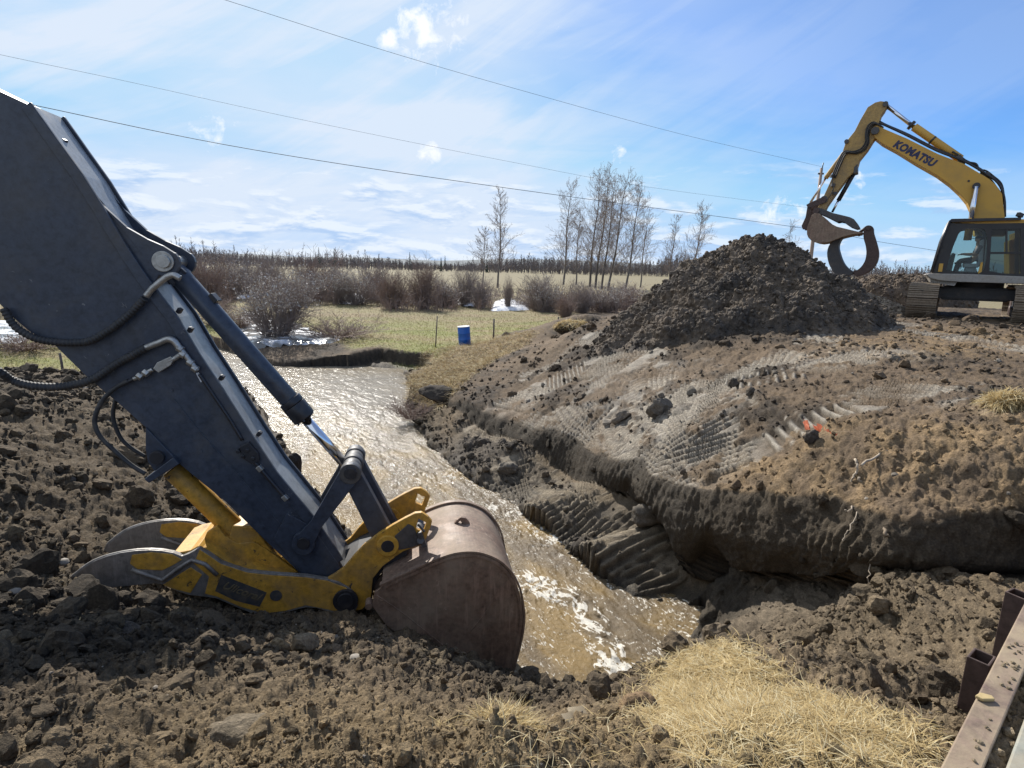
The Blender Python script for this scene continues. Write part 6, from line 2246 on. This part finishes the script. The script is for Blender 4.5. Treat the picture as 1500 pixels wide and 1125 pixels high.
def branch(segs, p, d, L, r0, n, wig, lift, rg, tips, level, maxlevel, nch, rmin):
    step = L / n
    pts = [(p, r0)]
    for i in range(n):
        d = unit(d + rg.normal(size=3) * wig + np.array([0, 0, lift]))
        q = p + d * step
        r1 = max(rmin, r0 * (1 - .8 * (i + 1) / n))
        segs.append((p, q, max(rmin, r0 * (1 - .8 * i / n)), r1))
        p = q
        pts.append((p, r1))
        if level < maxlevel:
            for _ in range(nch):
                if rg.random() < .85:
                    s = unit(np.cross(d, rg.normal(size=3)))
                    cd_ = unit(d * rg.uniform(.6, 1.0) + s * rg.uniform(.45, .85))
                    branch(segs, p - d * step * rg.random(), cd_, L * rg.uniform(.3, .5), r1 * .6, max(2, n - 1), wig, lift, rg, tips, level + 1, maxlevel, nch, rmin)
    tips.append(p)


def poplar(name, lab, group, base, top, seed, dens=1.0, start=.22, spread=.20, rmin=.016, mat=None, cat="tree"):
    rg = np.random.default_rng(seed)
    base = np.array(base); top = np.array(top)
    H = np.linalg.norm(top - base)
    root = empty(name, base, lab, cat, group)
    n = 16
    pts = []
    for i in range(n + 1):
        t_ = i / n
        pts.append(base + (top - base) * t_ + np.array([math.sin(t_ * 5 + seed), math.cos(t_ * 4 + seed * 2), 0]) * H * .013 * math.sin(t_ * 3.1))
    rt_ = H * .0105
    rad = lambda t_: max(rmin, rt_ * (1 - t_) ** .9 + .012)
    ts = [(pts[i] - (np.array([0, 0, .6]) if i == 0 else 0), pts[i + 1], rad(i / n), rad((i + 1) / n)) for i in range(n)]
    v_, f_ = tubes_np(ts, 8)
    child(mesh_np("trunk", v_, f_, mat or M["bark_pale"], True), root)
    segs, tips = [], []
    nb = int(58 * dens)
    for q in range(nb):
        t_ = start + (1 - start) * (q + rg.random()) / nb * .98
        i = min(n - 1, int(t_ * n))
        p = pts[i] + (pts[i + 1] - pts[i]) * (t_ * n - i)
        an = rg.random() * 2 * math.pi
        rise = rg.uniform(.65, 1.35)
        d = unit(np.array([math.cos(an), math.sin(an), rise]))
        L = H * spread * (1 - .72 * (t_ - start) / (1 - start)) * rg.uniform(.7, 1.15)
        branch(segs, p, d, L, max(rmin, rad(t_) * .28), 6, .07, .045, rg, tips, 0, 2 if L > H * .05 else 1, 1, rmin)
    v_, f_ = tubes_np(segs, 3)
    child(mesh_np("crown", v_, f_, M["twig"], False), root)
    return root


G1 = "bare poplars beyond the pasture"
for i, (lab, bx, by, tx_, ty_, dens, D) in enumerate((
        ("tall bare poplar standing alone over the hedgerow, right of the barrel", 729, 422, 734, 279, .95, 3.72),
        ("short thin bare poplar just left of the lone tall poplar", 706, 423, 712, 335, .5, 3.72),
        ("leftmost tall poplar of the clump left of the spoil heap", 825, 417, 838, 268, 1.0, 3.72),
        ("slim short poplar second from left in the clump by the heap", 844, 417, 850, 305, .6, 3.72),
        ("poplar third from left in the clump, first of the tallest trunks", 864, 420, 879, 256, 1.0, 3.72),
        ("tallest bare poplar in the middle of the clump by the heap", 872, 422, 893, 251, 1.05, 3.72),
        ("thin straight poplar right of the clump's tallest tree", 881, 424, 901, 266, .7, 3.72),
        ("right-leaning poplar fifth trunk on in the clump by the heap", 890, 426, 919, 262, 1.0, 3.72),
        ("wide-crowned poplar at the right end of the clump by the heap", 916, 423, 941, 272, 1.05, 3.72),
        ("small sparse poplar between the clump and the spoil heap", 938, 421, 950, 315, .5, 3.72),
        ("bare poplar rising behind the spoil heap's left shoulder", 980, 420, 991, 316, .7, 3.72),
        ("spreading bare poplar behind the spoil heap's left slope", 1012, 421, 1030, 303, .8, 3.72),
        ("tiny bare sapling behind the spoil heap's right shoulder", 1153, 425, 1158, 327, .45, 3.6))):
    b0 = hitD(bx, by, D)
    t0_ = Plane((b0.x, b0.y, 0), 0).pt(tx_, ty_, 0)
    rmn = .008 + .00007 * b0.y
    poplar("poplar_tree", lab, G1, b0, t0_, 100 + i, dens, .14 if i not in (1, 9) else .25, .26 + .14 * ((i * 37) % 10) / 10, rmn, M["bark"] if i in (4, 5, 6, 7) else M["bark_pale"])


# bush meshes: (stems mesh, twig count) variants, copied with their own size
def bush_mesh(seed, nst, spread, twigs, buds=0, mat=None, rmin=.012, rise=1.0, sub=2):
    """unit bush: 1 m tall, about 1 m across"""
    rg = np.random.default_rng(seed)
    segs, tips = [], []
    for q in range(nst):
        an = rg.random() * 2 * math.pi
        ro = rg.random() ** .6
        p = np.array([math.cos(an) * ro * .10, math.sin(an) * ro * .10, -.04])
        d = unit(np.array([math.cos(an) * ro * spread, math.sin(an) * ro * spread, rise]))
        branch(segs, p, d, rg.uniform(.45, .82), .0085, 5, .09, .05, rg, tips, 0, sub, twigs, rmin)
    v_, f_ = tubes_np(segs, 3)
    c_ = np.zeros((len(v_), 3))
    bq = None
    if buds:
        S = np.array([np.concatenate([b_, a]) for a, b_, _, _ in segs if b_[2] > .35])
        ii = rg.integers(0, len(S), buds)
        t_ = rg.random((buds, 1))
        pos = S[ii, :3] * t_ + S[ii, 3:] * (1 - t_) + rg.normal(size=(buds, 3)) * .006
        o3 = rg.normal(size=(buds, 3)) * .0065; o4 = rg.normal(size=(buds, 3)) * .0065
        bv = np.stack([pos - o3, pos + o4, pos + o3, pos - o4], 1).reshape(-1, 3)
        bf = np.arange(buds * 4).reshape(-1, 4)
        bq = (bv, bf)
    return v_, f_, bq


def bush_from(name, lab, cat, variant, base, h, w_, rot, mats, group=None):
    root = empty(name, base, lab, cat, group)
    v_, f_, bq = variant
    for nm, key, mt in (("stems", 0, mats[0]), ("catkins", 1, mats[1])):
        if key and bq is None:
            continue
        ck = (id(variant), nm, mt.name)
        if ck not in BUSH_MESH:                       # first of its kind builds the mesh, the rest share it
            o = mesh_np(nm, *((v_, f_) if not key else bq), mt, False)
            BUSH_MESH[ck] = o.data
        else:
            o = bpy.data.objects.new(nm, BUSH_MESH[ck]); COL.objects.link(o)
        o.parent = root
        o.rotation_euler = (0, 0, rot)
        o.scale = (w_, w_, h)
    return root


VB = [bush_mesh(1, 60, .75, 2, 3200, rmin=.0017), bush_mesh(2, 52, .60, 2, 0, rmin=.0018), bush_mesh(3, 46, .85, 2, 2200, rmin=.0018), bush_mesh(4, 60, .42, 2, 0, rmin=.0018), bush_mesh(5, 40, 1.5, 2, 0, rmin=.002, rise=.7)]
BUSH_MESH = {}
BG = "bare willow bushes along the creek"
for i, (lab, px, py, D, hp, wp, v, red) in enumerate((
        ("large round willow bush with pale catkins on the point by the water", 405, 496, 3.92, 116, 98, 0, 0),
        ("low tangled shrub right of the large catkin willow", 492, 494, 3.85, 46, 88, 4, 1),
        ("tall dense bush just right of the bucket cylinder's top", 300, 447, 3.85, 98, 72, 1, 1),
        ("tall bush second right of the bucket cylinder's top", 330, 440, 3.85, 90, 66, 2, 0),
        ("grey bush behind the left side of the large catkin willow", 362, 436, 3.85, 82, 60, 1, 0),
        ("upright bush directly behind the large catkin willow", 398, 428, 3.85, 72, 50, 3, 0),
        ("low pale bush behind the catkin willow's right side", 436, 446, 3.85, 62, 62, 2, 0),
        ("broad reddish bush near the middle of the left hedgerow", 468, 440, 3.85, 80, 74, 1, 1),
        ("pale catkin bush above the low tangled shrub", 497, 446, 3.82, 66, 52, 2, 0),
        ("pale catkin bush with snow lying at its foot", 524, 447, 3.80, 64, 52, 2, 0),
        ("grey bush behind the snow patch left of the pasture", 548, 440, 3.80, 66, 52, 1, 0),
        ("reddish bush at the pasture's far edge, left of the dense one", 576, 452, 3.78, 64, 54, 3, 1),
        ("dense reddish upright bush above the left fence post", 620, 453, 3.76, 80, 50, 3, 1),
        ("thin grey bush right of the dense reddish upright one", 650, 450, 3.76, 52, 50, 2, 0),
        ("slender bush standing above the blue barrel", 682, 449, 3.75, 72, 34, 1, 0),
        ("grey bush between the barrel and the big snow patch", 704, 452, 3.74, 54, 40, 1, 0),
        ("bush standing in front of the big snow patch", 744, 455, 3.74, 54, 16, 3, 0),
        ("grey bush right of the big snow patch", 788, 457, 3.72, 62, 46, 1, 0),
        ("grey bush second right of the big snow patch", 802, 459, 3.70, 62, 50, 2, 0),
        ("small reddish bush at the pasture's right corner", 828, 467, 3.66, 40, 36, 3, 1),
        ("grey bush under the left poplars of the clump", 852, 460, 3.66, 54, 50, 1, 0),
        ("grey bush under the right poplars of the clump", 884, 458, 3.62, 50, 54, 2, 0),
        ("low scrub where hedgerow meets the spoil heap's left foot", 920, 452, 3.5, 44, 58, 2, 1),
        ("bushy scrub at the pond on the photo's left edge", 42, 512, 3.95, 48, 84, 4, 1),
        ("low scrub on the creek bank left of the catkin willow", 350, 482, 3.9, 44, 54, 2, 1),
        ("twiggy scrub on the creek bank, half behind the bucket cylinder", 318, 478, 3.9, 58, 60, 1, 1),
        ("little twiggy bush drooping into the river at the far bank", 602, 612, 4.3, 42, 46, 4, 1),
        ("hazy grey bush highest in the left hedgerow skyline", 275, 436, 3.85, 84, 60, 2, 0),
        ("low thicket along the far side of the pasture behind the barrel", 665, 447, 3.76, 34, 80, 4, 0),
        ("low thicket at the pasture's far edge left of the snow", 590, 446, 3.78, 30, 80, 4, 0),
        ("low thicket right of the big snow patch under the poplars", 790, 452, 3.7, 36, 86, 4, 0))):
    b0 = hitD(px, py, D)
    s = (b0 - EYE).dot(_f) / FPX
    bush_from("willow_bush", lab, "bush", VB[v], b0, hp * s * ((.84 if px < 460 else .95) if i else 1.08), wp * s * (1.18 if i else 1.1), i * 1.3, (M["twig_red"] if red else M["twig"], M["bud"]), BG)

# knee-high brush filling the creek bottom between the bushes
rg = np.random.default_rng(5)
segs = []
for i in range(6800):
    px = rg.uniform(60, 935)
    py = rg.uniform(428, 452) + (6 if px > 560 else -4) + max(0, px - 800) * .06
    if (722 < px < 774 and py > 440) or (668 < px < 696 and py > 436) or (500 < px < 532 and py > 432) or (346 < px < 380 and py > 424):
        continue
    b0 = np.array(hitD(px, py, 3.78))
    h = (rg.uniform(.5, 1.7) + (1.6 if rg.random() < .12 else 0)) * (1.15 if px < 420 else .9)
    d = unit(rg.normal(size=3) * .35 + np.array([0, 0, 1.0]))
    q = b0 + d * h * .55
    segs.append((b0 - np.array([0, 0, .15]), q, .016, .012))
    for w_ in range(4):
        segs.append((q, q + unit(d + rg.normal(size=3) * .5) * h * rg.uniform(.2, .5), .011, .008))
v_, f_ = tubes_np(segs, 3)
o = mesh_np("creek_brush", v_, f_, M["twig_red"], False, "stuff")
o["label"] = "tangled grey-brown brush filling the creek bottom behind the pasture"

# pale dead trunk leaning in the hedgerow
a, b_ = hitD(690, 449, 3.72), hitD(656, 424, 3.0)
mb = MB(); mb.tube([a, a.lerp(b_, .5) + Vector((0, 0, .1)), b_], [.2, .16, .08], 8)
tag(mb.build("fallen_log", M["bark_pale"]), "pale dead trunk leaning in the hedgerow left of the snow patch", "log")


# snow left in the hedgerow, meltwater round the willow
def patch(name, px, D, mat, lift=.05, kind="stuff", n=40, amp=.12):
    P = [hitD(x, y, D) for x, y in px]
    poly = np.array([(p.x, p.y) for p in P])
    lo_, hi_ = poly.min(0) - .3, poly.max(0) + .3
    gx, gy = np.meshgrid(np.linspace(lo_[0], hi_[0], n), np.linspace(lo_[1], hi_[1], n), indexing="ij")
    A = np.stack([gx.ravel(), gy.ravel()], 1)
    Q = np.stack([A[:, 0], A[:, 1], np.full(len(A), 0.0)], 1)
    sd_ = poly_sd(A, poly) + fbm(Q, 1.5, 3) * .5
    Q[:, 2] = 1.7 - D + lift + (np.sqrt(np.clip(sd_, 0, 9)) * amp - np.clip(-sd_, 0, 1) * .5) + fbm(Q, .8, 3) * amp * .25
    idx = np.arange(n * n).reshape(n, n)
    F_ = np.stack([idx[:-1, :-1].ravel(), idx[1:, :-1].ravel(), idx[1:, 1:].ravel(), idx[:-1, 1:].ravel()], 1)
    F_ = F_[(sd_[F_] > -.25).any(1)]
    us = np.unique(F_); rmp = np.full(len(Q), -1); rmp[us] = np.arange(len(us))
    return mesh_np(name, Q[us], rmp[F_], mat, True, kind)


k = NT("old_snow"); k.set(Base_Color=k.ramp(k.noise(k.coord("Pos"), 3, 5), (.3, (.72, .73, .75)), (.7, (.86, .87, .9))), Roughness=.7); k.bump(k.noise(k.coord("Pos"), 6, 4), .4, .08)
M["snow"] = k.m
for px, D in (([(726, 453), (770, 452), (765, 443), (742, 437), (728, 442)], 3.52), ([(672, 440), (688, 447), (692, 445), (682, 437), (668, 432)], 3.5), ([(346, 436), (378, 434), (378, 424), (352, 422)], 3.62), ([(502, 443), (530, 441), (530, 431), (508, 432)], 3.62)):
    o = patch("snow_patch", px, D, M["snow"])
patch("meltwater", [(350, 458), (388, 455), (404, 468), (436, 474), (462, 486), (496, 492), (484, 500), (430, 498), (372, 502), (356, 484)], 3.80, M["melt"], .02, "structure", 40, .01)

# ------------------------------------------------------------------ far wood and the land behind it
rg = np.random.default_rng(77)
segs = []
for i in range(4200):
    az_ = rg.uniform(-R(50), R(50))
    Y = rg.uniform(330, 520)
    x, y = math.tan(az_) * Y, Y
    H = rg.uniform(3.5, 8.5) * (1.0 + .25 * math.sin(az_ * 9) + .2 * math.sin(az_ * 23 + 1)) * (1 + .5 * (rg.random() < .08))
    if az_ > R(14):
        H *= 1.35
    z0 = ZF
    lx, ly = rg.normal() * .4, rg.normal() * .4
    segs.append((np.array([x, y, z0]), np.array([x + lx, y + ly, z0 + H]), .16, .05))
    for q in range(20):
        t_ = rg.uniform(.12, .95)
        an = rg.random() * 6.28
        L = (1.15 - t_) * H * .30
        p = np.array([x + lx * t_, y + ly * t_, z0 + H * t_])
        segs.append((p, p + np.array([math.cos(an) * L * .7, math.sin(an) * L * .7, L * rg.uniform(.5, 1.1)]), .13, .07))
v_, f_ = tubes_np(segs, 3)
k = paint("far_twigs", (.165, .142, .135), .95, 0, None, var=.2, bump=0)
fw_ = mesh_np("far_wood", v_, f_, k, False, "stuff")
fw_["label"] = "bare grey-brown wood along the horizon beyond the fields"
segs = []
for i in range(16):
    az_ = rg.uniform(-R(34), R(2)); Y = rg.uniform(300, 480); H = rg.uniform(7, 13); x = math.tan(az_) * Y
    for q in range(16):
        z_ = ZF + H * (.1 + .9 * q / 16)
        w_ = (1 - q / 16.5) * H * .16
        an = rg.random() * 6.28
        for a in (an, an + 2.1, an + 4.2):
            segs.append((np.array([x, Y, z_]), np.array([x + math.cos(a) * w_, Y + math.sin(a) * w_, z_ - w_ * .4]), .3, .1))
v_, f_ = tubes_np(segs, 3)
fs_ = mesh_np("far_spruces", v_, f_, paint("far_spruce", (.035, .05, .038), .95, 0, None, var=.2, bump=0), False, "stuff")
fs_["label"] = "dark spruces standing among the bare wood on the horizon"
n = 160
th_ = np.linspace(-R(62), R(62), n)
hv = [ZF + 22 + 14 * math.sin(a * 3 + 1) + 6 * math.sin(a * 11) + 3 * math.sin(a * 29 + 2) for a in th_]
hv = [h - 16 * (a > R(5)) * min(1, (a - R(5)) / R(8)) for a, h in zip(th_, hv)]
vs, fs = [], []
for a, h in zip(th_, hv):
    for rr_, z_ in ((1900, ZF - 3), (2600, h), (3600, ZF - 3)):
        vs.append((math.sin(a) * rr_, math.cos(a) * rr_, z_))
for i in range(n - 1):
    for q in range(2):
        fs.append((i * 3 + q, i * 3 + 3 + q, i * 3 + 4 + q, i * 3 + 1 + q))
mb = MB(); mb.add(vs, fs, 0, True)
tag(mb.build("hills", paint("far_hills", (.10, .115, .12), .95, 0, None, var=.15, bump=0)), kind="structure")
